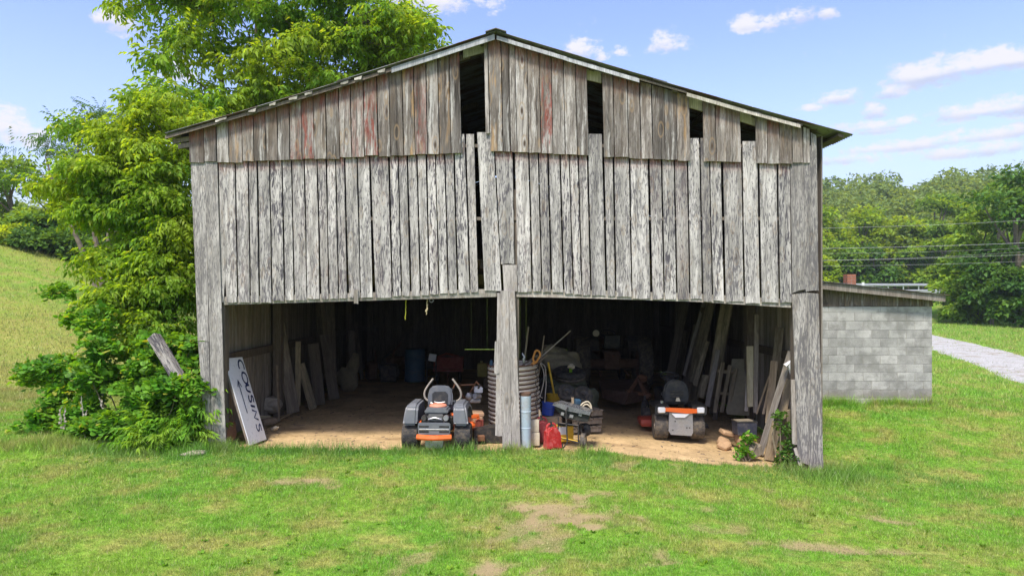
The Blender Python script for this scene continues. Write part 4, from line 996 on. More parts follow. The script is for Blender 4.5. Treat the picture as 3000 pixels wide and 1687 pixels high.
# ---- culvert pipe stood on end, used as a tool bin
g_ = Vector((.065, 1.75, gz(.06, 1.7)))
cv = thing('culvert_pipe', 'rust streaked corrugated culvert pipe stood on end behind the middle post', 'culvert pipe', g_, rot=(.03, -.045, 0))
CR, CH = .445, 1.17; NR = 15
prof = []; 
for k in range(NR * 6 + 1):
    h = CH * k / (NR * 6); prof.append((CR + .016 * math.sin(2 * math.pi * k / 6) + .03 * (1 - h / CH), h))
for part, mat in (('shell', 'culvert_zinc'),):
    b = MB(); b.lathe(prof, n=44, wob=.003); b.lathe([(r - .012, h) for r, h in prof][::-1], n=44); b.build(part, mat, cv, True)
for k in range(NR + 1):                                             # rust lying in the valleys
    h = CH * (k + .75) / NR
    if h > CH - .02: continue
    b = MB(); b.torus((0, 0, h), (0, 0, 1), CR - .010 + .03 * (1 - h / CH), .010, 44, 6, ry=.012); b.build('rusty_valley', 'culvert_rust', cv, True)
b = MB(); b.torus((0, 0, CH), (0, 0, 1), CR, .014, 44, 6); b.build('rim', 'culvert_rust', cv, True)
# tools standing in it
def ctool(label, a, c, r, mat='wood_tan', name='tool_handle', cat='tool', head=None):
    A, B = P(a[0], a[1], 1.75), P(c[0], c[1], 1.75 + (c[2] if len(c) > 2 else 0)); A = A - (B - A).normalized() * .35
    return tool(label, A, B, r, head, name, cat, mat)
ctool('pale hoe handle standing straight up in the culvert pipe', (1536, 1055), (1548, 957), .017, 'wood_cream')
ctool('pointed stick standing in the culvert pipe right of the saw', (1586, 1040), (1594, 983), .012, 'wood_tan', 'stick', 'stick')
ctool('long thin rod slanting up and right out of the culvert pipe', (1580, 1050), (1671, 969, .3), .012, 'concrete', 'rod', 'rod')
ctool('short wooden handle slanting out of the culvert pipe below the rod', (1575, 1063), (1605, 1038), .014, 'wood_tan')
ctool('wooden handle lying on the culvert rim left of the orange saw', (1541, 1063), (1575, 1040), .016, 'wood_tan')
b = MB(); q0 = P(1535, 1055, 1.5)
b.tube([(0, 0, -.05), (-.01, 0, .02), (.01, 0, .06), (-.02, 0, .10), (-.03, 0, .13)], [.02, .03, .022, .018, .01], 6); tag(b.build('metal_bracket', 'silver', None, True, q0), 'bent silver bracket hooked at the culvert rim under the hoe handle', 'bracket')
sw = thing('hand_saw', 'hand saw with orange wooden handle hanging over the culvert rim', 'saw', P(1570, 1045, 1.45))
outer = smooth([(-.035, -.10), (-.05, -.03), (-.03, .04), (0, .11), (.05, .10), (.075, .04), (.05, -.02), (.0, -.10), (-.035, -.10)], 3)
b = MB(); pts = [(p[0], 0, p[1]) for p in outer]; b.tube(pts, .018, 6); b.build('handle', 'tool_orange', sw, True)
b = MB(); b.prism([(-.04, -.08), (.03, -.06), (-.10, -.22), (-.18, -.2)], (0, 0, 0), (1, 0, 0), (0, 0, 1), .012); b.build('blade', 'tool_orange', sw)
# rope and chain on the pipe
b = MB()
for pts in ([(1583, 1064), (1592, 1085), (1594, 1110), (1588, 1140), (1583, 1160), (1590, 1165)], [(1585, 1064), (1597, 1075), (1600, 1120), (1598, 1150), (1596, 1178)], [(1580, 1200), (1586, 1215), (1588, 1225)]):
    b.tube([P(x, y, 1.32) - P(1583, 1064, 1.32) for x, y in smooth(pts, 3)], .008, 6)
tag(b.build('rope', 'concrete', None, True, P(1583, 1064, 1.32)), 'grey rope looped down the right side of the culvert pipe', 'rope')
b = MB(); y = 1070
while y < 1210:
    p = P(1572 + 3 * math.sin(y * .2), y, 1.28) - P(1572, 1070, 1.28); b.torus(p, (1, 0, 0) if int(y / 6) % 2 else (0, 1, 0), .016, .006, 8, 5); y += 5.2
tag(b.build('chain', 'dark_metal', None, True, P(1572, 1070, 1.28)), 'dark chain hanging down the front of the culvert pipe', 'chain')
b = MB()
b.lathe([(.001, 0), (.02, 0), (.03, .06), (.028, .16), (.001, .18)], (0, 0, 0), (0, 0, 1), 10); tag(b.build('blue_bottle', 'drum_blue', None, True, P(1439, 1082, 1.55)), 'small blue can at the left rim of the culvert pipe', 'can')

# ---- tall pale blue tank and things at its foot
g_ = Vector((.212, .12, gz(.21, .1)))
tk = thing('steel_cylinder', 'tall slim pale blue steel cylinder with rusty top beside the middle post', 'cylinder', g_)
b = MB(); b.lathe([(.001, 0), (.082, .0), (.088, .02), (.088, .80), (.09, .81), (.086, .82)], n=24); b.lathe([(.093, .30), (.094, .31), (.09, .32)], n=24); b.lathe([(.093, .56), (.094, .57), (.09, .58)], n=24); b.build('body', 'pale_blue', tk, True)
b = MB(); b.lathe([(.09, .81), (.094, .83), (.09, .86), (.07, .855), (.06, .83), (.001, .82)], n=24, wob=.03); b.build('top_rim', 'rust_dark', tk, True)
for k in range(2):
    b = MB(); b.torus((0, 0, .31 + .26 * k), (0, 0, 1), .089, .005, 24, 5); b.build('band', 'grey_metal', tk, True)
def jug(name, label, cat, px, py, Y, w, h, mat, dpt=None, rz=0.0):
    p = P(px, py, Y); t = thing(name, label, cat, (p.x, p.y, p.z), rz); d = dpt or w * .8
    b = MB(); b.box((0, 0, h / 2), (w, d, h), bev=w * .12, seg=2); b.build('body', mat, t, True); return t
p = P(1563, 1311, .35); z0 = gz(p.x, .35)
a_ = jug('cream_box', 'cream plastic box on the ground under another, beside the pale blue cylinder', 'box', 1566, 1311, .35, .165, .21, 'cream_plastic'); a_.location.z = z0
a_ = jug('cream_box', 'cream plastic box stacked on top of another, beside the pale blue cylinder', 'box', 1566, 1270, .35, .145, .20, 'cream_plastic'); a_.location.z = z0 + .212
def gascan(label, loc, s, mat, rz):
    t = thing('fuel_can', label, 'fuel can', loc, rz)
    b = MB(); pr = [(-.12, 0), (.12, 0), (.125, .03), (.125, .22), (.09, .29), (.03, .35), (-.04, .36), (-.11, .30), (-.125, .22), (-.125, .03)]
    b.prism([(x * s, y * s) for x, y in pr], (0, 0, 0), (1, 0, 0), (0, 0, 1), .17 * s)
    bmesh.ops.bevel(b.bm, geom=list(b.bm.edges), offset=.025 * s, segments=3, affect='EDGES'); b.build('body', mat, t, True)
    b = MB(); b.tube([(x * s, 0, y * s) for x, y in smooth([(-.10, .28), (-.09, .37), (-.02, .40), (.04, .38), (.07, .31)], 3)], .017 * s, 7); b.build('handle', mat, t, True)
    b = MB(); b.prism([(x * s, y * s) for x, y in [(-.02, .05), (.05, .04), (.02, .2), (-.03, .17)]], (0, -.088 * s, 0), (1, 0, 0), (0, 0, 1), .012 * s); b.build('side_rib', mat, t)
    b = MB(); b.cyl((-.02 * s, 0, .34 * s), (-.03 * s, 0, .43 * s), .028 * s, .02 * s); b.build('cap', 'black_plastic', t, True); return t
gascan('dark red fuel can behind the bright red one', (.51, .62, gz(.5, .6)), 1.0, 'can_darkred', .1)
gascan('bright red fuel can standing nearest the grass', (.635, .05, gz(.63, .05)), 1.0, 'can_red', .35)
plank('short tan stick leaning above the dark red fuel can', P(1584, 1238, .9), P(1580, 1200, 1.0), .03, .02, 'wood_tan', name='stick', cat='stick')
def bucket(name, label, loc, r, h, mat, tilt=(0, 0, 0), dirt=None):
    t = thing(name, label, 'bucket', loc, rot=tilt)
    b = MB(); b.lathe([(.001, .004), (r * .84, .0), (r, h), (r * 1.06, h), (r * 1.06, h - .018), (r * 1.01, h - .02)], n=24); b.lathe([(r * .97, h), (r * .82, .012), (.001, .012)], n=24); b.build('body', mat, t, True)
    b = MB(); b.tube([(r * 1.02 * math.cos(a), -.02 - .1 * math.sin(a), h - .02 - .10 * math.sin(a)) for a in np.linspace(0, math.pi, 9)], .003, 5); b.build('bail', 'dark_metal', t, True); return t
p = P(1604, 1216, 1.6); bucket('bucket', 'blue plastic bucket behind the fuel cans', (p.x, p.y, p.z), .125, .235, 'bucket_blue', (-.12, .12, 0))
p = P(1620, 1192, 2.4); bucket('bucket', 'yellow plastic bucket with a yellow handle sticking out', (p.x, p.y, p.z), .135, .25, 'yellow_plastic', (-.05, .05, 0))
g_ = P(1604, 1216, 1.6); b = MB(); b.box((0, 0, 0), (.42, .4, max(.1, g_.z - gz(g_.x, g_.y))), bev=.02); tag(b.build('wooden_crate', 'log', None, False, (g_.x + .04, g_.y + .02, (g_.z + gz(g_.x, g_.y)) / 2)), 'low dark crate under the blue bucket', 'crate')
g2 = P(1620, 1192, 2.4); b = MB(); b.box((0, 0, 0), (.36, .36, max(.1, g2.z - gz(g2.x, g2.y))), bev=.02); tag(b.build('wooden_crate', 'log', None, False, (g2.x, g2.y + .02, (g2.z + gz(g2.x, g2.y)) / 2)), 'dark crate under the yellow bucket', 'crate')
b = MB(); A, B = P(1628, 1180, 2.25), P(1606, 1061, 2.3); b.tube([(0, 0, 0), B - A], .019, 8); tag(b.build('broom_handle', 'yellow_plastic', None, True, A), 'bright yellow handle leaning out of the yellow bucket', 'handle')
b = MB(); b.lathe([(.001, 0), (.2, 0), (.235, .62), (.25, .62), (.25, .65), (.2, .69), (.001, .70)], n=22); g_ = Vector((.72, 3.0, gz(.7, 3))); tag(b.build('trash_can', 'black_plastic', None, True, g_), 'black trash can with lid behind the yellow bucket', 'trash can')

# ---- heap under tarps, tyre on top
hp = Vector((1.0, 3.2, gz(1.0, 3.2)))
b = MB(); b.blob((0, 0, .42), (1.05, .9, 1.1), (0, 0, .2), .18, 4, 12, flat=-.46); b.blob((.36, -.22, .28), (.75, .7, .72), (0, 0, .5), .2, 3, 21, flat=-.3)
tag(b.build('tarp', 'tarp_green', None, True, hp), 'dark green tarp draped over a heap in the middle of the barn', 'tarp')
b = MB(); b.blob((0, 0, 0), (.92, .7, .46), (0, .1, 0), .28, 4, 33); b.blob((-.2, .05, .2), (.42, .4, .3), (0, -.1, 0), .3, 3, 35)
q = P(1645, 1060, 3.5); tag(b.build('canvas', 'tarp_khaki', None, True, q), 'khaki canvas bundle piled on top behind the big tyre', 'canvas')
q = P(1667, 1093, 2.85); ty = thing('tyre_on_heap', 'big bald tyre lying flat on top of the green tarp', 'tyre', q, rot=(.22, .03, 0))
b = MB(); b.torus((0, 0, 0), (0, 0, 1), .245, .085, 32, 10, ry=.075); b.build('casing', 'tyre', ty, True)
b = MB(); b.torus((0, 0, -.06), (0, 0, 1), .26, .07, 32, 8, ry=.05); b.build('tread', 'tyre_dusty', ty, True)
for k, (px, py, m_, w, lab) in enumerate([(1676, 1074, 'cream_plastic', .16, 'crumpled pale cloth lying on the big tyre'), (1641, 1092, 'white_paint', .07, 'small white scrap resting in the big tyre')]):
    b = MB(); b.blob((0, 0, 0), (w, w * .8, w * .6), jit=.5, sub=2, seed=40 + k); tag(b.build('rag', m_, None, True, P(px, py, 2.7)), lab, 'rag')
b = MB(); b.lathe([(.001, 0), (.03, 0), (.032, .08), (.015, .1), (.001, .11)], n=10); tag(b.build('can', 'leaf_weed', None, True, P(1672, 1090, 2.75)), 'small green can standing inside the big tyre', 'can')
for k, (px, py, R_, lab) in enumerate([(1660, 1150, .17, 'dull black wheel lying on the heap, left of the shiny one'), (1708, 1157, .18, 'shiny black wheel lying on the heap beside the pallets')]):
    t = thing('spare_wheel', lab, 'wheel', P(px, py, 1.75), rot=(.9, .2 * k, .3)); wheel(t, (0, 0, 0), R_, .10, 'dark_metal', 'tyre', axis=(0, 0, 1))
# ---- push spreader: black tray with lid on a wheeled frame
sp0 = Vector((.93, .35, gz(.93, .35)))
sp = thing('push_cart', 'black tray on a folding wheeled cart with clear lid beside the red fuel cans', 'cart', sp0)
def sq(px, py, Y=.35): return P(px, py, Y) - sp0
def slab(pts, Y0, Y1, th=None):
    b = MB(); a = [b.bm.verts.new(sq(x, y, Y0)) for x, y in pts]; c = [b.bm.verts.new(sq(x + 6, y - 9, Y1)) for x, y in pts]
    b.bm.faces.new(a); b.bm.faces.new(c[::-1]); b.bridge(a, c); return b
b = slab([(1624, 1192), (1650, 1222), (1700, 1234), (1722, 1236), (1729, 1212), (1668, 1196)], .15, .6); b.build('tray', 'black_plastic', sp)
b = slab([(1618, 1186), (1640, 1181), (1731, 1207), (1727, 1216), (1660, 1203)], .10, .62); b.build('lid', 'clear_lid', sp)
for (x, y, w_) in ((1648, 1212, .05), (1674, 1219, .06), (1700, 1214, .05)):
    b = MB(); b.box(sq(x, y, .13), (w_, .01, .05), r=(0, .25, 0), bev=.003); b.build('latch', 'grey_metal', sp)
b = MB()
for pts, Ys in (([(1636, 1222), (1634, 1282)], .15), ([(1658, 1205), (1662, 1296), (1645, 1318)], .08), ([(1694, 1236), (1695, 1296)], .2), ([(1636, 1280), (1695, 1296)], .12), ([(1636, 1238), (1694, 1246)], .12), ([(1658, 1205), (1664, 1192)], .08), ([(1700, 1240), (1709, 1298)], .25)):
    b.tube([sq(x, y, Ys) for x, y in pts], .011, 6)
b.build('frame', 'dark_metal', sp, True)
b = MB(); b.tube([sq(1638, 1280, .12), sq(1692, 1292, .12)], .009, 6); b.build('crossbar', 'yellow_plastic', sp, True)
p = sq(1709, 1300, .2); p.z = .113 ; wheel(sp, p, .118, .075, 'cream_plastic', 'tyre_dusty', axis=(.95, -.3, 0), n=20, name='wheel')
p = sq(1712, 1258, .45); wheel(sp, p, .105, .13, 'dark_metal', 'tyre', axis=(.8, .4, 0), n=18, name='wheel')
p = sq(1644, 1322, .05); b = MB(); b.cyl(p + Vector((0, 0, -.0)), p + Vector((.02, .0, .12)), .016); b.build('foot', 'dark_metal', sp)
jb = thing('battery_box', 'yellow and white plastic box sitting under the black tray cart', 'box', (.86, .72, gz(.86, .7)), .12)
b = MB(); b.box((0, 0, .13), (.30, .2, .26), bev=.02, seg=2); b.build('body', 'yellow_plastic', jb, True)
b = MB(); b.box((-.05, -.103, .19), (.16, .008, .13)); b.build('label_patch', 'white_paint', jb)
b = MB(); b.box((.02, 0, .275), (.22, .16, .03), bev=.008); b.build('lid', 'black_plastic', jb)
b = MB(); b.tube([P(x, y, .9) - P(1715, 1190, .9) for x, y in smooth([(1698, 1195), (1706, 1182), (1722, 1176), (1732, 1190), (1728, 1208), (1716, 1200), (1708, 1190), (1720, 1184), (1734, 1200), (1726, 1215)], 4)], .013, 7)
tag(b.build('hose_coil', 'cream_plastic', None, True, P(1715, 1190, .9)), 'tangled coil of pale hose behind the black tray', 'hose')
plank('short upright wood block behind the black tray', P(1677, 1200, .9), P(1677, 1164, .9), .04, .04, 'wood_tan', name='wood_block', cat='wood block')
b = MB(); b.box((0, 0, 0), (.1, .1, .08), r=(.2, .1, .3), bev=.01); tag(b.build('small_box', 'drum_blue', None, False, P(1692, 1176, 1.0)), 'small blue box on the heap behind the black tray', 'box')
# ---- pallet stack
pst = [thing('pallet', lab, 'pallet', (1.33, 1.75, gz(1.33, 1.7) + .14 * k), .25 + .08 * k) for k, lab in enumerate(('bottom pallet of the stack beside the green tarp', 'middle pallet of the stack beside the green tarp', 'top pallet of the stack beside the green tarp'))]
for t in pst:
    for j in range(3): b = MB(); b.box((0, -.36 + .36 * j, .045), (.9, .05, .085)); b.build('stringer', 'wood_plain', t)
    for j in range(6): b = MB(); b.box((-.4 + .16 * j, 0, .098), (.12, .82, .02)); b.build('slat', 'wood_plain', t)
# move the stack off the heap
for t in pst: t.location.x = 1.24; t.scale = (.62, .8, 1)
# ---- rotary cutter
rc0 = Vector((2.15, 4.6, gz(2.15, 4.6)))
rc = thing('rotary_cutter', 'rusty tractor brush cutter with wide deck in front of the tractor', 'brush cutter', rc0)
def rq(px, py, Y): return P(px, py, Y) - rc0
b = MB(); top = [rq(1755, 1112, 5.6), rq(1890, 1108, 5.8), rq(1905, 1150, 4.3), rq(1845, 1150, 3.4), rq(1762, 1140, 4.4)]
low_ = [rq(1757, 1142, 5.4), rq(1893, 1140, 5.6), rq(1908, 1170, 4.2), rq(1828, 1185, 3.3), rq(1764, 1166, 4.3)]
a = [b.bm.verts.new(v) for v in top]; c = [b.bm.verts.new(v) for v in low_]; b.bm.faces.new(a); b.bm.faces.new(c[::-1]); b.bridge(a, c); b.build('deck', 'rust_dark', rc)
b = MB(); b.tube([rq(1842, 1150, 3.5), rq(1870, 1110, 4.0), rq(1895, 1160, 3.0)], .05, 6); b.blob(rq(1880, 1108, 4.2), (.25, .25, .2), jit=.2, seed=3); b.box(rq(1870, 1150, 3.9), (.5, .3, .06), r=(0, .15, 0)); b.build('tail_frame', 'rust', rc, True)
b = MB(); b.tube([rq(1889, 1158, 2.9), rq(1889, 1185, 2.9)], .025, 6); b.build('caster_stem', 'dark_metal', rc, True)
p = rq(1890, 1187, 2.9); p.z = .205 + gz(2.6, 2.9) - rc0.z; wheel(rc, (p.x, p.y, p.z), .2, .11, 'cream_plastic', 'tyre', axis=(.93, -.35, 0), n=22, name='caster_wheel')
# ---- tractor in the dark
tr = thing('farm_tractor', 'old farm tractor parked deep in the dark of the right bay', 'tractor', (2.55, 6.9, gz(2.5, 6.9)))
for x in (-.78, .78): wheel(tr, (x, 0, .69), .69, .36, 'rust_dark', 'tyre_dusty', n=36, lug=18, name='rear_tyre')
for x in (-.6, .6): wheel(tr, (x, 2.2, .36), .36, .16, 'rust_dark', 'tyre', n=20, name='front_tyre')
b = MB(); b.box((0, .3, .78), (.42, 1.0, .46), bev=.05); b.cyl((-.7, 0, .69), (.7, 0, .69), .12); b.build('rear_axle', 'rust_dark', tr)
b = MB(); b.box((0, 1.7, 1.02), (.46, 1.5, .5), bev=.08, seg=2); b.build('hood', 'rust_dark', tr)
for s in (-1, 1):
    b = MB(); b.prism([(-.45, 1.05), (-.3, 1.3), (0, 1.4), (.35, 1.32), (.55, 1.05), (.5, 1.05), (.33, 1.27), (0, 1.35), (-.28, 1.25), (-.4, 1.05)], (s * .62, 0, 0), (0, 1, 0), (0, 0, 1), .5); b.build('fender', 'dark_metal', tr)
b = MB(); b.lathe([(.001, 0), (.07, 0), (.085, .05), (.001, .06)], (-.42, -.12, 1.47), (0, -1, 0), 16); b.build('lamp', 'cream_plastic', tr, True)
b = MB(); b.box((0, .05, 1.12), (.44, .4, .08), bev=.02); b.box((0, -.13, 1.28), (.42, .07, .3), bev=.02); b.build('seat', 'black_plastic', tr, True)
b = MB(); b.torus((0, .75, 1.42), (0, -.4, 1), .2, .016, 22, 6); b.cyl((0, .75, 1.42), (0, 1.0, 1.1), .02); b.build('steering_wheel', 'black_plastic', tr, True)
b = MB(); b.tube([(-.35, -.5, .45), (-.35, .1, .5)], .03, 6); b.tube([(.35, -.5, .45), (.35, .1, .5)], .03, 6); b.tube([(0, -.3, .9), (0, .1, .95)], .025, 6); b.build('linkage', 'rust', tr, True)
# ---- white and orange lawn tractor, seen from behind
g_ = Vector((2.93, 1.42, gz(2.93, 1.4)))
lt = thing('lawn_tractor', 'white and orange lawn tractor with black seat parked in the right bay', 'riding mower', g_, math.radians(-2))
for x in (-.31, .31): wheel(lt, (x, 0, .225), .228, .25, 'cream_plastic', 'tyre_dusty', n=26)
for x in (-.36, .36): wheel(lt, (x, 1.25, .17), .17, .14, 'cream_plastic', 'tyre_dusty', n=20, name='front_tyre')
for s in (-1, 1):
    b = MB(); b.prism([(-.28, .46), (-.27, .60), (-.2, .63), (.38, .62), (.44, .5), (.4, .5), (.34, .57), (-.18, .57), (-.22, .46)], (s * .32, 0, 0), (0, 1, 0), (0, 0, 1), .24)
    bmesh.ops.bevel(b.bm, geom=list(b.bm.edges), offset=.012, segments=2, affect='EDGES'); b.build('fender', 'black_plastic', lt, True)
    b = MB(); b.box((s * .335, -.27, .545), (.13, .07, .10), bev=.015); b.build('bar_end', 'white_paint', lt, True)
b = MB(); b.prism([(-.27, .59), (.27, .57), (.27, .50), (.1, .49), (-.27, .525)], (0, -.275, 0), (1, 0, 0), (0, 0, 1), .035); b.build('rear_bar', 'orange_paint', lt)
b = MB(); b.prism([(-.2, .5), (.2, .49), (.21, .16), (.18, .10), (-.17, .12), (-.21, .18)], (0, -.24, 0), (1, 0, 0), (0, 0, 1), .05); b.build('rear_plate', 'grey_metal', lt)
b = MB(); b.prism([(-.17, .49), (.14, .48), (.06, .42), (-.1, .42)], (0, -.28, 0), (1, 0, 0), (0, 0, 1), .02); b.build('hitch_cover', 'white_paint', lt)
for (x, z) in ((.1, .24), (.15, .24), (-.1, .35), (-.14, .2)): b = MB(); b.cyl((x, -.27, z), (x, -.262, z), .012, n=8); b.build('bolt', 'dark_metal', lt)
b = MB(); b.prism([(-.20, .60), (-.225, .66), (-.22, .84), (-.17, .96), (-.1, 1.0), (.1, 1.0), (.17, .96), (.22, .84), (.225, .66), (.20, .6)], (0, .12, 0), (1, 0, 0), (0, .12, 1), .16)
bmesh.ops.bevel(b.bm, geom=list(b.bm.edges), offset=.03, segments=3, affect='EDGES'); s_ = b.build('seat_back', 'black_plastic', lt, True)
for z in (.72, .77, .82): b = MB(); b.box((0, .115 - .0, z), (.24, .02, .018), bev=.004); o = b.build('vent_slot', 'dark_metal', s_, False, (0, -.02, 0))
b = MB(); b.box((0, .36, .63), (.44, .46, .11), bev=.035, seg=2); b.build('seat', 'black_plastic', lt, True)
b = MB(); b.prism([(-.04, .66), (.04, .66), (.02, .72), (-.02, .72)], (0, -.0, 0), (1, 0, 0), (0, 0, 1), .05); b.build('seat_tab', 'cream_plastic', lt)
b = MB(); b.torus((0, .75, 1.02), (0, -.35, 1), .17, .014, 24, 6); b.cyl((0, .75, 1.02), (0, .95, .7), .02); b.tube([(-.16, .75, 1.02), (0, .77, 1.0), (.16, .75, 1.02)], .012, 6); b.build('steering_wheel', 'black_plastic', lt, True)
b = MB(); b.box((0, 1.1, .58), (.34, .75, .30), bev=.06, seg=2); b.build('hood', 'black_plastic', lt, True)
b = MB(); b.box((0, .5, .36), (.4, 1.2, .14), bev=.02); b.build('chassis', 'black_plastic', lt)
b = MB(); b.box((-.1, .75, .17), (.95, .5, .14), bev=.05, seg=2); b.build('deck', 'red_paint', lt, True)
b = MB(); b.prism([(.0, -.07), (.34, -.09), (.30, 0), (.1, .09), (0, .08)], (.36, .75, .16), (1, 0, 0), (0, 0, 1), .35); b.build('discharge_chute', 'black_plastic', lt)
b = MB(); b.cyl((-.30, -.1, .64), (-.3, -.1, .68), .03); b.build('fuel_cap', 'silver', lt, True)
# ---- back of the left bay
b = MB(); b.lathe([(.001, 0), (.285, 0), (.29, .02), (.285, .3), (.295, .31), (.285, .32), (.285, .58), (.295, .59), (.285, .6), (.285, .88), (.29, .9), (.27, .9), (.001, .88)], n=28)
tag(b.build('steel_drum', 'drum_blue', None, True, (-2.72, 8.6, gz(-2.7, 8.6))), 'dark blue steel drum deep in the left bay', 'drum')
ck = thing('hand_cart', 'dull red box cart deep in the left bay', 'cart', (-1.75, 8.4, gz(-1.7, 8.4)))
b = MB(); b.prism([(-.40, .38), (.40, .38), (.40, .70), (-.40, .70)], (0, 0, 0), (1, 0, 0), (0, 0, 1), .5); b.build('box', 'dull_red', ck)
b = MB(); b.box((0, -.25, .34), (.84, .06, .06)); b.tube([(-.3, -.2, .7), (-.05, -.2, .80), (.3, -.2, .72)], .03, 6); b.build('rail', 'dull_red', ck)
for x in (-.3, .3): wheel(ck, (x, .0, .17), .17, .08, 'dull_red', 'tyre', n=16, name='wheel')
b = MB(); b.tube([(0, -.25, .3), (0.02, -.6, .03)], .025, 6); b.build('drawbar', 'rust', ck, True)
ht = thing('hand_truck', 'black hand truck with a white box on it beside the blue drum', 'hand truck', (-2.18, 7.9, gz(-2.2, 7.9)))
b = MB()
for x in (-.12, .12): b.tube([(x, 0, .08), (x, .08, .75)], .018, 6)
for z in (.2, .45, .7): b.tube([(-.12, .05, z), (.12, .05, z)], .014, 6)
b.build('frame', 'dark_metal', ht, True)
for x in (-.16, .16): wheel(ht, (x, .05, .1), .1, .05, 'grey_metal', 'tyre', n=14, name='wheel')
b = MB(); b.box((.03, -.02, .72), (.20, .12, .20), r=(0, .2, .1), bev=.02, seg=2); b.build('white_box', 'sign_white', ht, True)
jg = thing('yellow_jug', 'dull yellow jug on a ledge below the long slit of light', 'jug', P(1413, 1102, 7.0)); jg.location.z = gz(-.4, 7) + .3
b = MB(); b.box((0, 0, .18), (.26, .2, .36), bev=.05, seg=2); b.build('body', 'olive_plastic', jg, True)
b = MB(); b.tube([(-.05, -.1, .25), (-.06, -.13, .15), (.04, -.13, .14), (.06, -.1, .24)], .014, 6); b.build('handle', 'olive_plastic', jg, True)
b = MB(); b.cyl((-.02, 0, .36), (-.02, 0, .41), .035); b.build('cap', 'olive_plastic', jg, True)
b = MB(); b.box((0, 0, .15), (.7, .4, .3), bev=.02); tag(b.build('wooden_crate', 'log', None, False, (-.38, 7.1, gz(-.4, 7.1))), 'old crate under the dull yellow jug', 'crate')
for k, (px, py, Y, m_, w, lab) in enumerate([(1140, 1080, 8.5, 'dark_metal', .5, 'black machine part lying deep in the left bay'), (1160, 1060, 9.5, 'rust_dark', .6, 'rusty machinery standing behind the black part in the left bay'), (1088, 1090, 9, 'rust_dark', .5, 'rusty frame standing deep along the left wall')]):
    p = P(px, py, Y); t = thing('machine_part', lab, 'machine part', (p.x, Y, gz(p.x, Y)), k)
    b = MB(); b.box((0, 0, w * .5), (w, w * .5, w), bev=.04); b.build('housing', m_, t)
    b = MB(); b.tube([(-w * .5, 0, w * .3), (-w * .3, -.1, w * 1.3), (w * .2, -.1, w * 1.7)], .03, 6); b.torus((w * .3, -w * .3, w * .6), (0, 1, .2), w * .3, .03, 18, 6); b.build('lever', m_, t, True)

# ---- lumber and clutter along the right wall
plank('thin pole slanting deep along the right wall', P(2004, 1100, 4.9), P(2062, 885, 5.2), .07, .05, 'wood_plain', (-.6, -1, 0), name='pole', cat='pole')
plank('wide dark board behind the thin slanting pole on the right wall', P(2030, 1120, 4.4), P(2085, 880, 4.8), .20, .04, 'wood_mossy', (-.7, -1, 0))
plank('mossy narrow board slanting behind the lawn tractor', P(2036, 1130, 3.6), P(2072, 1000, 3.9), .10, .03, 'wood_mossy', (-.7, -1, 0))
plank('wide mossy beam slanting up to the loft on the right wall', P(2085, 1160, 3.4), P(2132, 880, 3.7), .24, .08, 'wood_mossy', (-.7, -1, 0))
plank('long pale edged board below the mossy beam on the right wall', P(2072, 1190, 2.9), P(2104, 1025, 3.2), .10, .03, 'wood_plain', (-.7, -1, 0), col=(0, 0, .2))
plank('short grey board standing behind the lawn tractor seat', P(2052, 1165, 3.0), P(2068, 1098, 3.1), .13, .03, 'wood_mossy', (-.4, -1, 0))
sl = thing('slatted_rack', 'old slatted rack leaning beside the plywood sheet on the right wall', 'rack', P(2112, 1212, 2.75))
for j, dx in enumerate((-14, 6, 24)):
    A, B = P(2108 + dx, 1207 + j * 1, 2.75 - .0 * j) - sl.location, P(2126 + dx + 6, 1062 + j * 8, 2.95) - sl.location
    plank(None, A, B, .075, .03, 'wood_mossy', (-.5, -1, 0), name='slat', parent=sl)
for yy in (1085, 1150):
    A, B = P(2102, yy, 2.93) - sl.location, P(2152, yy + 6, 2.93) - sl.location
    plank(None, A, B, .06, .02, 'wood_mossy', (-.5, -1, 0), name='crosspiece', parent=sl)
plank('dull sheet of plywood leaning under the right wall', P(2162, 1216, 2.6), P(2176, 1052, 3.1), .42, .02, 'plywood', (-.55, -1, 0), name='plywood_sheet', cat='plywood', seg=2)
plank('clean cream post standing beside the plywood', P(2199, 1190, 1.85), P(2196, 1015, 2.0), .115, .09, 'wood_cream', (-.2, -1, 0), name='timber_post', cat='post')
plank('tall weathered stud right of the cream post', P(2213, 1207, 1.75), P(2217, 922, 1.95), .075, .05, 'wood_plain', (-.2, -1, 0), name='stud', cat='stud', col=(0, 0, .4))
plank('low grey board on edge at the foot of the cream post', P(2186, 1203, 1.9), P(2194, 1080, 2.0), .07, .03, 'wood_plain', (-.5, -1, 0))
plank('brown board leaning nearer than the stud by the right wall', P(2258, 1222, 1.3), P(2285, 960, 1.55), .14, .03, 'wood_mossy', (-.4, -1, 0))
plank('tan brown board in front of the crate, top at mid height', P(2252, 1240, 1.15), P(2268, 1056, 1.3), .12, .03, 'wood_tan', (-.3, -1, 0), col=(0, 0, .3))
plank('thin lath crossing behind the navy crate', P(2216, 1212, 1.5), P(2254, 1100, 1.6), .03, .015, 'wood_tan', (-.2, -1, 0), name='lath', cat='lath')
plank('second thin lath leaning steeper behind the navy crate', P(2236, 1212, 1.4), P(2258, 1110, 1.5), .04, .02, 'wood_tan', (-.2, -1, 0), name='lath', cat='lath')
plank('long grey board leaning out from the post to the grass', G(2226, 1332) + Vector((0, 0, 0)), P(2318, 1030, .45), .10, .035, 'wood_plain', (-.5, -1, 0), seg=4)
plank('tan board leaning just behind the long grey one', P(2290, 1222, .75), P(2312, 1110, .75), .12, .03, 'wood_tan', (-.3, -1, 0), col=(0, 0, .15))
plank('fresh tan board end leaning low in front of the vines', G(2252, 1345), P(2277, 1236, .25), .15, .045, 'wood_tan', (-.25, -1, 0))
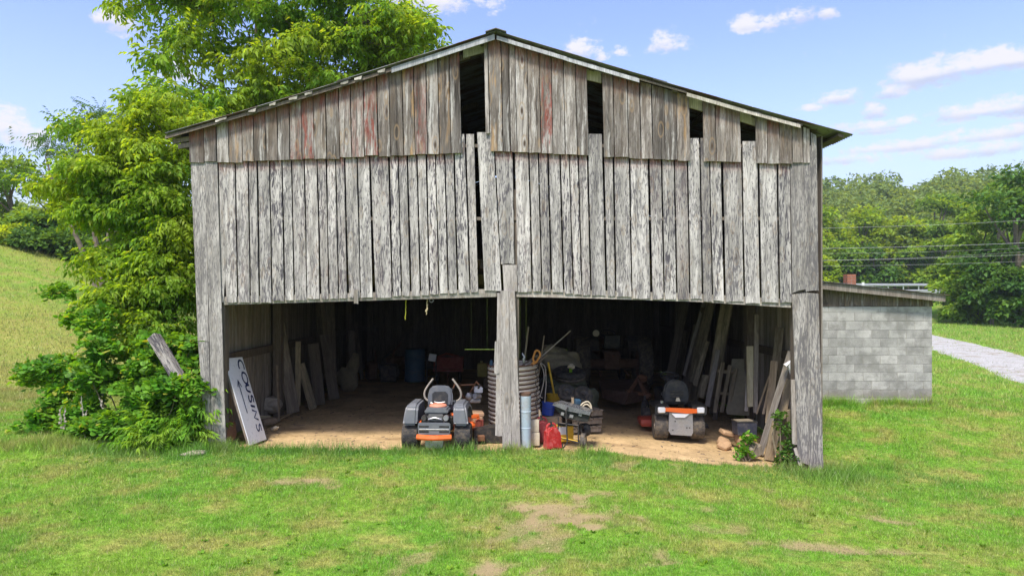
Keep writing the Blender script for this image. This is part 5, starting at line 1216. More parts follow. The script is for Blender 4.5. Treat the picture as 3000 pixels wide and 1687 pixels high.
plank('short dark board standing in the vines by the corner post', P(2308, 1300, .4), P(2312, 1200, .4), .06, .03, 'wood_mossy', (-.3, -1, 0))
plank('broken grey slab leaning at the foot of the right corner post', P(2345, 1362, -.06), P(2330, 1312, .0), .05, .03, 'wood_plain', (-.3, -1, 0))
b = MB(); A = P(2303, 1072, .35); b.tube([P(x, y, .35) - A for x, y in [(2301, 1072), (2310, 1062), (2320, 1085), (2328, 1110)]], [.045, .05, .045, .035], 7)
tag(b.build('gutter_piece', 'white_paint', None, True, A), 'white bent gutter piece hooked over the boards at the right post', 'gutter')
cr0 = Vector((3.96, .98, gz(3.9, 1.0) + .26))
crt = thing('navy_crate', 'navy plastic crate sitting on the clay pipe', 'crate', cr0, .05)
b = MB(); b.box((0, 0, .115), (.33, .26, .22), top=(1.05, 1.05), bev=.008); b.build('body', 'navy_plastic', crt)
b = MB(); b.box((0, 0, .228), (.36, .28, .02), bev=.004); b.build('rim', 'black_plastic', crt); b = MB(); b.box((-.03, -.02, .245), (.28, .16, .015), r=(0, 0, .1)); b.build('slip', 'wood_cream', crt)
b = MB(); b.lathe([(.14, 0), (.15, 0), (.15, .5), (.13, .5), (.115, .48), (.115, .02), (.14, 0)], (0, 0, 0), (.15, 1, .02), 26)
tag(b.build('clay_pipe', 'clay', None, True, (3.94, .72, gz(3.94, .7) + .14)), 'open clay pipe lying under the navy crate', 'pipe')
g_ = G(2185, 1262); b = MB(); b.blob((0, 0, .07), (.22, .3, .18), (.1, .2, .3), .3, 3, 3); b.box((.1, .14, .2), (.24, .2, .08), (.1, .3, .2), .02); b.box((-.02, -.1, .03), (.2, .2, .1), (.2, -.2, .6), .03); tag(b.build('clay_lump', 'clay', None, True, (3.66, 1.15, gz(3.6, 1.1))), 'tan lump of broken clay left of the navy crate', 'clay lump')
g_ = G(2220, 1310); b = MB(); b.box((0, 0, .11), (.30, .2, .2), r=(.0, -.25, .4), bev=.03); tag(b.build('wood_chunk', 'wood_cream', None, False, (3.87, .35, gz(3.87, .35))), 'cut wood chunk on the ground before the clay pipe', 'wood chunk')
# ---- outside at left: old post, rubble
o = plank('weathered grey gate post leaning out of the bushes left of the barn', P(560, 1165, .1), P(450, 985, .3), .17, .14, 'wood_pale', (-.1, -1, 0), name='leaning_post', cat='post', col=(0, 0, .35), taper=.9)
for k, (px, py, sx, sy, sz, rz, lab) in enumerate([(455, 1320, .42, .22, .16, .2, 'dark rotten log end in the grass below the bushes'), (505, 1312, .5, .2, .14, -.15, 'brown rotten log lying right of the dark one below the bushes')]):
    g_ = G(px, py); b = MB(); b.tube([(-sx / 2, 0, sz / 2), (0, .01, sz * .55), (sx / 2, 0, sz / 2)], [sz * .5, sz * .6, sz * .45], 9); tag(b.build('log', 'log', None, True, g_, (0, 0, rz)), lab, 'log')
g_ = G(570, 1333); b = MB(); b.blob((0, 0, .02), (.36, .16, .10), (0, 0, .5), .2, 3, 71); tag(b.build('flat_stone', 'stone', None, True, g_), 'pale flat stone in the grass in front of the left corner post', 'stone')
# ---- guardrail, marker, cables
def guardrail(label, pts, h=.75):
    t = thing('guardrail', label, 'guardrail', (pts[0][0], pts[0][1], gz(*pts[0]))); o0 = Vector(t.location)
    V = []; Fq = []; pr = [(.0, -.15), (.06, -.11), (.06, -.04), (.0, 0), (.06, .04), (.06, .11), (0, .15)]; N = 24
    xs = np.linspace(pts[0][0], pts[1][0], N); ys = np.linspace(pts[0][1], pts[1][1], N); k = len(pr)
    for x, y in zip(xs, ys):
        for dy, dz in pr: V.append((x - o0.x, y - dy - o0.y, gz(x, y) + h - .15 + dz - o0.z))
    for i in range(N - 1):
        for j in range(k - 1): a = i * k + j; Fq.append((a, a + k, a + k + 1, a + 1))
    link('rail', mesh_np('rail', V, Fq, 'galvanised'), t)
    x = xs[0]
    while x < xs[-1]:
        y = float(np.interp(x, xs, ys)); b = MB(); b.box((0, 0, h / 2 - .1), (.1, .12, h)); b.build('rail_post', 'galvanised', t, False, (x - o0.x, y + .1 - o0.y, gz(x, y) - o0.z)); x += 2.0
guardrail('galvanised guardrail on the far side of the road beyond the shed', [(22, 71), (62, 75.5)])
guardrail('galvanised guardrail on the near side of the road beyond the shed', [(22, 58.6), (52, 62.2)], .7)
mp = P(2528, 820, 60.5); b = MB(); z_ = gz(mp.x, 60.5); b.box((0, 0, .6), (.10, .05, 1.5)); b.box((0, -.04, 1.3), (.28, .03, .34)); tag(b.build('marker_post', 'white_paint', None, False, (mp.x, 60.5, z_)), 'small white marker post at the road beyond the shed', 'marker post')
Yc = 30.0
def wire(label, y0, y1, y2, r=.008, x0=2330, x2=3080):
    a, c = P(x0, y0, Yc), P(x2, y2, Yc - 4); m = P((x0 + x2) / 2, y1, Yc - 2); b = MB(); pts = []
    for k in range(25):
        t = k / 24; pts.append(a * ((1 - t) * (1 - 2 * t)) + m * (4 * t * (1 - t)) + c * (t * (2 * t - 1)) - a)
    b.tube(pts, r, 5, False); tag(b.build('overhead_cable', 'cable', None, True, a), label, 'cable', 'overhead cables over the driveway')
wire('highest overhead cable crossing the trees at right', 670, 660, 641)
wire('second overhead cable, thick, below the highest one', 729, 722, 708, .011)
wire('third overhead cable, just under the thick one', 743, 738, 722, .005)
wire('fourth overhead cable counted from the top', 764, 754, 732, .005)
wire('fifth overhead cable counted from the top', 764, 757, 742, .008)
wire('lowest overhead cable just above the shed roof line', 780, 775, 762, .006)

R_ = random.Random(5)
for k in range(9):                                              # more old lumber against the right wall
    Y = R_.uniform(3.0, 8.5); x = 4.70 - R_.uniform(.05, .35); h = R_.uniform(1.5, 2.7)
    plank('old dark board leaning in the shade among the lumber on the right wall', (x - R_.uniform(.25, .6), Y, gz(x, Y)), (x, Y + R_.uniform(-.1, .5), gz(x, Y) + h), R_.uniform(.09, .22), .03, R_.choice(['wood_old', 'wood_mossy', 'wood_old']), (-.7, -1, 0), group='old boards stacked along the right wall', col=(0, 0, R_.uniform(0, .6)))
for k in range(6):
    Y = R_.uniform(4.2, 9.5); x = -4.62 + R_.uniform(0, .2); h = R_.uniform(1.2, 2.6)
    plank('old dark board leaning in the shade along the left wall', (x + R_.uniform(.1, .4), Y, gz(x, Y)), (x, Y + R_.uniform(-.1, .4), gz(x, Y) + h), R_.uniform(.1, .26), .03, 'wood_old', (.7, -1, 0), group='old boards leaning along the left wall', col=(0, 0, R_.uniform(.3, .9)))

# straw, chips and small litter trodden into the dirt floor
r_g = np.random.default_rng(8); n = 1500
x = r_g.uniform(-4.6, 4.6, n); y = -.1 + 6 * r_g.uniform(0, 1, n) ** 1.6; wall = r_g.uniform(0, 1, n) < .35; x = np.where(wall, np.sign(x) * (4.55 - .5 * r_g.uniform(0, 1, n) ** 2), x)
a = r_g.uniform(0, 6.28, n); L = r_g.uniform(.01, .07, n) * (1 + (r_g.uniform(0, 1, n) < .05) * 2); w = r_g.uniform(.003, .012, n); z = ground(x, y) + .004 - .035
V = np.empty((n, 4, 3)); dx, dy = np.cos(a), np.sin(a)
for k, (u, v, h) in enumerate(((0, 0, 0), (1, -1, .004), (1, 1, .010), (0, 1, .006))): V[:, k] = np.stack([x + dx * L * u - dy * w * v, y + dy * L * u + dx * w * v, z + h], -1)
tag(link('floor_litter', mesh_np('floor_litter', V.reshape(-1, 3), np.arange(4 * n).reshape(-1, 4), 'log')), 'bits of straw and wood chips on the dirt floor of the barn', 'litter', kind='stuff')
# ================================================================ vegetation
def leaflet(L, w, fold=.25, droop=.25):
    "pointed leaf along +x: 4 triangles"
    return np.array([[0, 0, 0], [L * .45, w / 2, w * fold], [L, 0, -L * droop], [L * .45, -w / 2, w * fold], [L * .5, 0, -L * .05]]), np.array([[0, 4, 1], [1, 4, 2], [2, 4, 3], [3, 4, 0]])
def leaf2(L, w, droop=.2):
    return np.array([[0, 0, 0], [L * .42, w / 2, w * .12], [L, 0, -L * droop], [L * .42, -w / 2, w * .12]]), np.array([[0, 2, 1], [0, 3, 2]])
def merge(parts):
    V, Fc, n = [], [], 0
    for v, f in parts: V.append(v); Fc.append(f + n); n += len(v)
    return np.concatenate(V), np.concatenate(Fc)
def rotz(a): c, s = math.cos(a), math.sin(a); return np.array([[c, -s, 0], [s, c, 0], [0, 0, 1]])
def roty(a): c, s = math.cos(a), math.sin(a); return np.array([[c, 0, s], [0, 1, 0], [-s, 0, c]])
def sprig(L=.30, n=3, ll=.11, lw=.045, droop=.5):
    parts = []
    for k in range(n):
        t = (k + .6) / n; p = np.array([L * t, 0, -L * droop * t * t * .6])
        for s in (-1, 1):
            v, f = leaf2(ll * (1 - .15 * t), lw, .35); v = v @ roty(.45).T @ rotz(s * (1.0 - .3 * t)).T + p; parts.append((v, f))
    v, f = leaf2(ll, lw, .4); parts.append((v @ roty(.6).T + np.array([L, 0, -L * droop * .6]), f))
    return merge(parts)
def scatter(T, pos, outw=None, scale=None, updown=.5, rng=RNG, flat=False):
    "copies of template T (V,F) at pos, leading axis +x turned to outward direction with jitter"
    V, Fc = T; n = len(pos)
    if outw is None: outw = rng.normal(size=(n, 3))
    d = outw + rng.normal(size=(n, 3)) * updown; d /= np.linalg.norm(d, axis=1, keepdims=True) + 1e-9
    up = np.tile([0, 0, 1.0], (n, 1)) + rng.normal(size=(n, 3)) * .45
    y = np.cross(up, d); y /= np.linalg.norm(y, axis=1, keepdims=True) + 1e-9; z = np.cross(d, y)
    R = np.stack([d, y, z], -1); s = np.ones(n) if scale is None else scale
    W = np.einsum('nij,vj->nvi', R, V) * s[:, None, None] + pos[:, None]
    Fa = Fc[None] + (np.arange(n) * len(V))[:, None, None]
    return W.reshape(-1, 3), Fa.reshape(-1, 3)
def sph(n, rng=RNG):
    d = rng.normal(size=(n, 3)); return d / np.linalg.norm(d, axis=1, keepdims=True)
def clumps(lobes, per, rng=RNG):
    "clump centres inside lobes (centre, radii), gathered towards the shell"
    out = []
    for (c, r) in lobes:
        n = max(3, int(per * r[0] * (r[2] + .2) * 2.2)); d = sph(n, rng); rad = rng.uniform(.35, 1.0, (n, 1)) ** .6
        out.append(np.array(c) + d * rad * np.array(r))
    return np.concatenate(out)
def crown(cl, T, per, rad, rng=RNG, flat=.6, sc=(.5, 1.35), centre=None):
    n = len(cl); k = rng.integers(int(per * .6), int(per * 1.4), n); idx = np.repeat(np.arange(n), k); m = len(idx)
    d = sph(m, rng); d[:, 2] = np.abs(d[:, 2]) * .9 - .25; r = rng.uniform(.25, 1, (m, 1)) ** .5
    rr = (rad * rng.uniform(.65, 1.35, n))[idx][:, None]
    pos = cl[idx] + d * r * rr * np.array([1, 1, flat])
    o = d * np.array([1, 1, .3]); o[:, 2] -= .25
    return scatter(T, pos, o, rng.uniform(sc[0], sc[1], m), .45, rng)
def limbs(base, tops, cl, r0, every=3, rng=RNG, name='trunk', parent=None, mat='bark', org=None):
    b = MB(); org = Vector(org); nodes = []
    for tp in tops:
        A, B = Vector(base) - org, Vector(tp) - org; pts = []
        w1, w2 = rng.uniform(-1, 1, 2) * .12
        for k in range(9):
            t = k / 8; p = A.lerp(B, t); h = (B - A).length; p += Vector((math.sin(t * 4 + w1 * 9) * w1 * h * .4 * t * (1.2 - t), math.sin(t * 5 + 1) * w2 * h * .4 * t, 0)); pts.append(p)
        b.tube(pts, [r0 * (1 - .85 * k / 8) + .01 for k in range(9)], 9); nodes += pts[2:]
    N_ = np.array([list(p) for p in nodes])
    for i in range(0, len(cl), every):
        c = Vector(cl[i]) - org; dd = np.linalg.norm(N_ - np.array(c), axis=1) + np.maximum(0, N_[:, 2] - c.z) * 1.5; a = Vector(N_[int(dd.argmin())]); L = (c - a).length
        mid = a.lerp(c, .5) + Vector((rng.uniform(-.1, .1) * L, rng.uniform(-.1, .1) * L, rng.uniform(0, .15) * L)); r = min(.045, .012 + .012 * L) * (r0 / .16) ** .5
        b.tube([a, mid, c], [r, r * .6, r * .25], 5, False)
    return b.build(name, mat, parent, True)
def tree(name, label, cat, base, tops, lobes, leaf, T, per_clump, clump_r, r0=.16, per=9, group=None, seed=0, every=3, flat=.6):
    rng = np.random.default_rng(seed + 100)
    base = (base[0], base[1], gz(base[0], base[1]) - .05)
    t = thing(name, label, cat, base, group=group)
    cl = clumps(lobes, per, rng)
    V, Fc = crown(cl, T, per_clump, clump_r, rng, flat)
    link('crown', mesh_np('crown', V - np.array(base), Fc, leaf), t)
    limbs(base, tops, cl, r0, every, rng, 'trunk', t, 'bark', base); return t
SP1 = sprig(.34, 3, .15, .062); SP2 = sprig(.24, 3, .10, .044)
def lp(px, py, Y, rx, ry, rz): return (tuple(P(px, py, Y)), (rx, ry, rz))
# big tree behind the left roof slope
BIG = [lp(470, 15, 6.6, 1.0, 1.2, .55), lp(600, -70, 6.6, 1.5, 1.6, 1.0), lp(850, -160, 6.8, 2.0, 2.0, 1.3), lp(720, 30, 6.4, 1.2, 1.6, .8), lp(930, 30, 6.8, 1.6, 1.6, .9),
       lp(1090, 20, 6.6, 1.2, 1.4, .8), lp(1180, 105, 6.6, .85, 1.0, .55), lp(1235, 115, 6.4, .4, .6, .28), lp(960, 150, 6.6, 1.4, 1.3, .6), lp(650, 130, 6.4, .9, 1.2, .5), lp(700, 250, 6.4, .9, 1.1, .5),
       lp(580, 340, 5.6, .6, .8, .4), lp(800, 200, 6.4, 1.0, 1.0, .5), lp(540, 110, 6.3, .6, .8, .4), lp(1080, 140, 6.6, .9, 1.0, .5), lp(1180, 30, 7.0, .8, 1, .4), lp(490, 180, 6.0, .3, .5, .2), lp(620, 360, 6.2, .8, .9, .35), lp(720, 325, 6.3, .8, .9, .3), lp(820, 290, 6.3, .8, .9, .3), lp(910, 245, 6.4, .8, .9, .35), lp(1010, 210, 6.4, .8, .9, .3), lp(1110, 175, 6.4, .7, .9, .25), lp(500, 300, 5.2, .5, .7, .35), lp(1190, 150, 6.4, .5, .7, .2)]
tree('box_elder_tree', 'big leafy tree rising behind the left roof slope of the barn', 'tree', (-6.5, 6.5), [P(770, -150, 6.7), P(620, 20, 6.5), P(950, 0, 6.7)], BIG, 'leaf_elder', SP1, 40, .38, .17, 5.6, seed=1, every=2)
# tree leaning against the left wall
LFT = [lp(500, 335, 2.4, .65, .7, .35), lp(425, 300, 2.4, .3, .4, .2), lp(370, 400, 2.3, .6, .7, .4), lp(450, 440, 2.4, .7, .8, .45), lp(310, 500, 2.2, .6, .7, .4), lp(205, 545, 2.1, .5, .5, .22),
       lp(520, 540, 2.4, .4, .8, .5), lp(420, 590, 2.2, .7, .8, .45), lp(330, 630, 2.1, .45, .6, .3), lp(370, 730, 2.0, .6, .7, .3), lp(490, 720, 2.2, .5, .7, .5), lp(300, 770, 1.9, .22, .4, .16), lp(540, 860, 2.0, .25, .6, .55),
       lp(450, 860, 1.9, .4, .6, .3), lp(350, 850, 1.6, .3, .4, .2), lp(250, 370, 2.8, .25, .4, .2), lp(520, 1000, 1.6, .3, .5, .5), lp(450, 1000, 1.3, .4, .4, .3), lp(330, 900, 1.5, .35, .4, .25), lp(540, 640, 2.2, .3, .6, .5), lp(260, 620, 2.1, .35, .5, .25), lp(400, 800, 1.8, .45, .5, .25), lp(415, 960, 1.5, .35, .4, .28)]
tree('young_box_elder', 'bright green tree hanging against the left corner of the barn', 'tree', (-6.25, 2.3), [P(490, 420, 2.3), P(400, 500, 2.2), P(380, 760, 2.0)], LFT, 'leaf_elder', SP2, 46, .26, .07, 19, seed=2, every=2)
FERN = sprig(.6, 6, .15, .035, .3)
LACY = [lp(180, 395, 19, 1.6, 1.5, .35), lp(120, 440, 19, 1.3, 1.2, .25), lp(280, 350, 19, 1.1, 1.2, .35), lp(350, 440, 19, 1.0, 1.2, .4), lp(230, 470, 19, 1.4, 1.2, .3), lp(300, 330, 19, .6, .6, .25), lp(130, 520, 19, 1.2, 1.2, .3), lp(420, 560, 18, 1.5, 1.2, .5), lp(480, 640, 18, 1.3, 1.2, .7)]
tree('locust_tree', 'lacy dark tree with flat layers standing out against the clouds at left', 'tree', (-17.5, 19), [P(230, 380, 19), P(330, 430, 19), P(140, 460, 19)], LACY, 'leaf_dark', FERN, 20, .6, .14, 3.2, seed=3, every=2)
# vine covered bushes at the left corner
def round_leaf(r=.036):
    v = [[0, 0, 0]] + [[r * (1 + math.cos(a)) * 1.0, r * math.sin(a) * .95, -.012 * abs(math.sin(a))] for a in (-2.3, -1.2, 0, 1.2, 2.3)]
    v[3][0] *= 1.2; return np.array(v), np.array([[0, 1, 2], [0, 2, 3], [0, 3, 4], [0, 4, 5]])
RL = merge([(round_leaf()[0] @ rotz(a).T + np.array([.05 * k, 0, -.02 * k]), round_leaf()[1]) for k, a in enumerate((0, 1.9, -1.9))])
RLS = (RL[0] * .62, RL[1])
def bush(name, label, lobes, T, leaf, per, pc, cr, base, seed, group=None, stems=6, cat='bush'):
    rng = np.random.default_rng(seed); base = (base[0], base[1], gz(*base)); t = thing(name, label, cat, base, group=group)
    cl = clumps(lobes, per, rng); g = ground(cl[:, 0], cl[:, 1]); cl[:, 2] = np.maximum(cl[:, 2], g + .06)
    V, Fc = crown(cl, T, pc, cr, rng, .8)
    link('foliage', mesh_np('foliage', V - np.array(base), Fc, leaf), t)
    b = MB()
    for i in range(0, len(cl), max(1, len(cl) // stems)):
        c = Vector(cl[i] - np.array(base)); a = Vector((c.x * .4, c.y * .4, -.03)); b.tube([a, a.lerp(c, .5) + Vector((rng.uniform(-.1, .1), 0, .08)), c], [.014, .01, .004], 5, False)
    b.build('stem', 'stem', t, True); return t
bush('vine_bush', 'tall vine covered bush against the left corner post', [lp(330, 1060, .6, .5, .5, .5), lp(430, 1130, .5, .55, .5, .5), lp(530, 1180, .5, .32, .4, .5), lp(480, 1020, .9, .45, .4, .35), lp(560, 1060, .9, .2, .4, .5), lp(390, 1240, .2, .6, .4, .3), lp(300, 950, .9, .35, .4, .25), lp(560, 1240, .3, .18, .3, .25), lp(545, 1135, -.1, .2, .12, .16), lp(500, 1120, -.1, .2, .12, .12)],
     RL, 'leaf_bush', 40, 34, .19, (-6.0, .5), 5)
bush('bramble_bush', 'lower spreading bramble at the outer left edge of the bushes', [lp(150, 1080, .9, .45, .4, .18), lp(110, 1100, .9, .28, .3, .14), lp(220, 1130, .7, .45, .5, .35), lp(180, 1210, .5, .45, .4, .25), lp(250, 1220, .3, .4, .4, .3), lp(240, 930, 1.2, .25, .3, .14), lp(170, 850, 1.3, .2, .2, .1), lp(130, 1230, .6, .3, .3, .2)],
     RL, 'leaf_bush', 38, 30, .17, (-7.2, .7), 6)
WEED = sprig(.34, 6, .11, .03, .2)
bush('weed_patch', 'bright lance leaved weeds at the foot of the left corner post', [lp(480, 1265, -.1, .45, .2, .22), lp(560, 1250, .05, .2, .2, .28), lp(420, 1275, -.05, .3, .2, .15), lp(590, 1190, .25, .06, .1, .3)], WEED, 'leaf_weed', 80, 12, .11, (-5.2, -.05), 7, cat='weeds')
bush('weed_clump', 'green vine clump growing up the boards at the right corner post', [lp(2300, 1290, .2, .07, .1, .35), lp(2280, 1225, .15, .08, .1, .12), lp(2310, 1345, .05, .13, .12, .12), lp(2322, 1250, .3, .04, .1, .1)], RLS, 'leaf_dark', 170, 7, .08, (4.2, .05), 8, cat='weeds')
bush('weed_clump', 'small leafy weed in front of the clay pipe', [lp(2180, 1318, .25, .16, .14, .07), lp(2192, 1290, .3, .06, .08, .12)], RLS, 'leaf_bush', 220, 5, .07, (3.75, .2), 9, cat='weeds')
# dead vine stalks hanging in the bushes
b = MB()
for (x0, y0, x1, y1) in ((180, 1190, 178, 1262), (192, 1195, 186, 1255), (240, 1160, 245, 1270), (252, 1200, 250, 1280), (290, 1165, 308, 1230)):
    p0 = P(x0, y0, .05); pts = [P(x0 + (x1 - x0) * k / 6 + random.uniform(-5, 5), y0 + (y1 - y0) * k / 6, .05) - P(180, 1190, .05) for k in range(7)]; b.tube(pts, .006, 5, False)
    for p in pts[1:]: b.blob(p + Vector((random.uniform(-.03, .03), 0, 0)), (.03, .02, .05), jit=.4, sub=1)
tag(b.build('dead_vine', 'concrete', None, True, P(180, 1190, .05)), 'dead whitish vine stalks hanging in front of the bramble', 'vine')
# ---- trees at a distance
LQ = leaf2(1.0, .62, .12)
def far_tree(label, px, ybase, ytop, d, wid, leaf, seed, n=1500, ls=.36, name='broadleaf_tree', group=None, zb=None, shape=.55):
    rng = np.random.default_rng(seed); Y = d + CAMY; x = (px - 1500) / F * d; z0 = gz(x, Y) if zb is None else zb
    zt = CAMZ - (ytop - 865) / F * d; H = zt - z0; w = wid / F * d / 2; base = np.array((x, Y, z0 - .3))
    t = thing(name, label, 'tree', tuple(base), group=group)
    nl = 16; lobes = []
    for k in range(nl):
        a = rng.uniform(0, 2 * math.pi); h = rng.uniform(.16, .95); rr = w * math.sqrt(max(.05, 1 - ((h - shape) / (1.02 - shape if h > shape else shape + .25)) ** 2)) * rng.uniform(.35, .8)
        s = w * rng.uniform(.26, .46); lobes.append((base + (math.cos(a) * rr, math.sin(a) * rr * .8, h * H - s * .2), s))
    lobes.append((base + (0, 0, H - w * .32), w * .34))
    P_, O_ = [], []
    m = n // len(lobes)
    for c, s in lobes:
        dd = sph(m, rng); dd[:, 2] = np.where(dd[:, 2] < -.3, -dd[:, 2], dd[:, 2]); r = rng.uniform(.55, 1.12, (m, 1)); bump = (.8 + .4 * vn(dd[:, 0] * 3 + seed, dd[:, 1] * 3 + dd[:, 2] * 3, seed))[:, None]
        P_.append(c + dd * r * bump * s * np.array([1, 1, .78])); O_.append(dd)
    pos, o = np.concatenate(P_), np.concatenate(O_); o = o * np.array([1, 1, .2]) + np.array([0, 0, -.3])
    V, Fc = scatter(LQ, pos, o, rng.uniform(.6, 1.3, len(pos)) * ls, .6, rng)
    link('crown', mesh_np('crown', V - base, Fc, leaf), t)
    b = MB(); b.tube([(0, 0, 0), (.05 * w, 0, H * .35), (-.04 * w, 0, H * .8)], [.035 * H * .6, .02 * H, .006 * H], 7)
    for c, s in lobes[:9]: c = Vector(c - base); b.tube([(0, 0, min(c.z * .6, H * .5)), c * .8 + Vector((0, 0, c.z * .1)), c], [.012 * H, .006 * H, .002 * H], 5, False)
    b.build('trunk', 'bark', t, True); return t
# left tree line on the slope
for k, (px, yb, yt, d, w, lf, lab) in enumerate([
        (30, 700, 450, 46, 230, 'leaf_mid', 'pale green tree at the very left edge above the field'), (150, 705, 500, 48, 190, 'leaf_dark', 'dark tree second from the left above the field'), (245, 730, 520, 45, 190, 'leaf_dark', 'dark round tree third from the left above the field'),
        (70, 715, 590, 40, 180, 'leaf_mid', 'low bright shrubby tree at the field edge, far left'), (190, 735, 620, 40, 170, 'leaf_dark', 'low dark shrubby tree at the field edge by the lacy tree'), (330, 760, 560, 44, 200, 'leaf_dark', 'dark tree showing through the leaves left of the barn'),
        (430, 780, 600, 46, 200, 'leaf_mid', 'tree showing through the leaves nearest the barn wall'), (-90, 690, 470, 46, 240, 'leaf_mid', 'tree cut off by the left edge of the view'), (130, 722, 655, 38, 200, 'leaf_dark', 'lowest dark bush on the field crest'), (20, 712, 650, 38, 160, 'leaf_bright', 'yellow green bush on the field crest at the left edge'), (255, 765, 690, 38, 150, 'leaf_dark', 'dark bush where the field crest meets the near tree')]):
    far_tree(lab, px, yb, yt, d, w, lf, 300 + k, 3200, .30)
# right: near trees along the lawn
for k, (px, yb, yt, d, w, lf, lab) in enumerate([
        (2975, 960, 470, 58, 300, 'leaf_dark', 'tall dark tree at the right edge of the view'), (2850, 925, 600, 62, 200, 'leaf_mid', 'bushy tree left of the tall dark tree at right'), (2800, 915, 745, 64, 130, 'leaf_mid', 'low round bush where the lawn meets the trees'),
        (2905, 935, 700, 58, 190, 'leaf_dark', 'dark bush under the tall tree at right'), (2990, 955, 780, 54, 190, 'leaf_dark', 'lowest dark bush at the right edge of the lawn'), (2860, 925, 800, 60, 150, 'leaf_mid', 'low green bush between the round bush and the dark bush'),
        (3080, 960, 430, 60, 260, 'leaf_mid', 'tree partly cut off by the right edge'), (2925, 700, 520, 72, 200, 'leaf_mid', 'pale tree behind the tall dark tree at right')]):
    far_tree(lab, px, yb, yt, d, w, lf, 400 + k, 4200, .42)
for k, (px, yb, yt, d, w, lf, lab) in enumerate([
        (2425, 820, 600, 104, 170, 'leaf_bright', 'bright yellow green tree just right of the barn'), (2520, 815, 605, 107, 190, 'leaf_bright', 'second bright tree right of the barn'), (2620, 815, 628, 105, 170, 'leaf_bright', 'third bright rounded tree right of the barn'),
        (2700, 800, 655, 104, 130, 'leaf_mid', 'smaller tree with yellow top above the guardrail'), (2740, 800, 560, 110, 150, 'leaf_mid', 'taller mid green tree above the guardrail end'), (2460, 825, 700, 98, 150, 'leaf_mid', 'lower tree above the shed roof'),
        (2560, 820, 715, 98, 150, 'leaf_dark', 'dark low tree behind the marker post'), (2660, 815, 720, 98, 140, 'leaf_mid', 'low tree over the middle of the guardrail'), (2360, 830, 640, 104, 160, 'leaf_mid', 'tree half hidden behind the right barn wall'),
        (2770, 800, 650, 96, 120, 'leaf_mid', 'rounded tree over the guardrail end'), (2820, 740, 590, 112, 170, 'leaf_bright', 'light green tree behind the round bush'), (2400, 830, 740, 96, 110, 'leaf_bright', 'small bright shrub low beside the barn wall')]):
    far_tree(lab, px, yb, yt, d, w, lf, 500 + k, 3600, .62)
# wooded hill: one mass
def wood_mass():
    rng = np.random.default_rng(77); P_, O_, S_ = [], [], []
    n = 0
    while n < 800:
        d = rng.uniform(105, 250); px = rng.uniform(2200, 3250) if n < 470 else rng.uniform(-500, 500)
        if n >= 470: d = rng.uniform(75, 190)
        if n >= 600: px = rng.uniform(450, 2250); d = rng.uniform(70, 190)
        x = (px - 1500) / F * d; Y = d + CAMY; z = gz(x, Y)
        R = rng.uniform(3.2, 5.6) * (.8 + d / 500); H = rng.uniform(.9, 1.35) * R * 1.25; n += 1
        for q in range(6):
            c = np.array((x, Y, z + H * .85)) + rng.normal(size=3) * R * np.array([.45, .45, .22]); s = R * rng.uniform(.35, .6); m = 66
            dd = sph(m, rng); dd[:, 2] = np.abs(dd[:, 2]) * 1.0 - .15; P_.append(c + dd * s * rng.uniform(.75, 1.1, (m, 1))); O_.append(dd); S_.append(np.full(m, .45 + d / 330))
    pos, o, s = np.concatenate(P_), np.concatenate(O_), np.concatenate(S_); o = o * np.array([1, 1, .2]) + np.array([0, 0, -.3])
    V, Fc = scatter(LQ, pos, o, s * rng.uniform(.6, 1.3, len(pos)), .6, rng)
    tag(link('hill_woods', mesh_np('hill_woods', V, Fc, 'leaf_far')), 'far wooded hillside of green treetops under the clouds', 'woods', kind='stuff')
wood_mass()
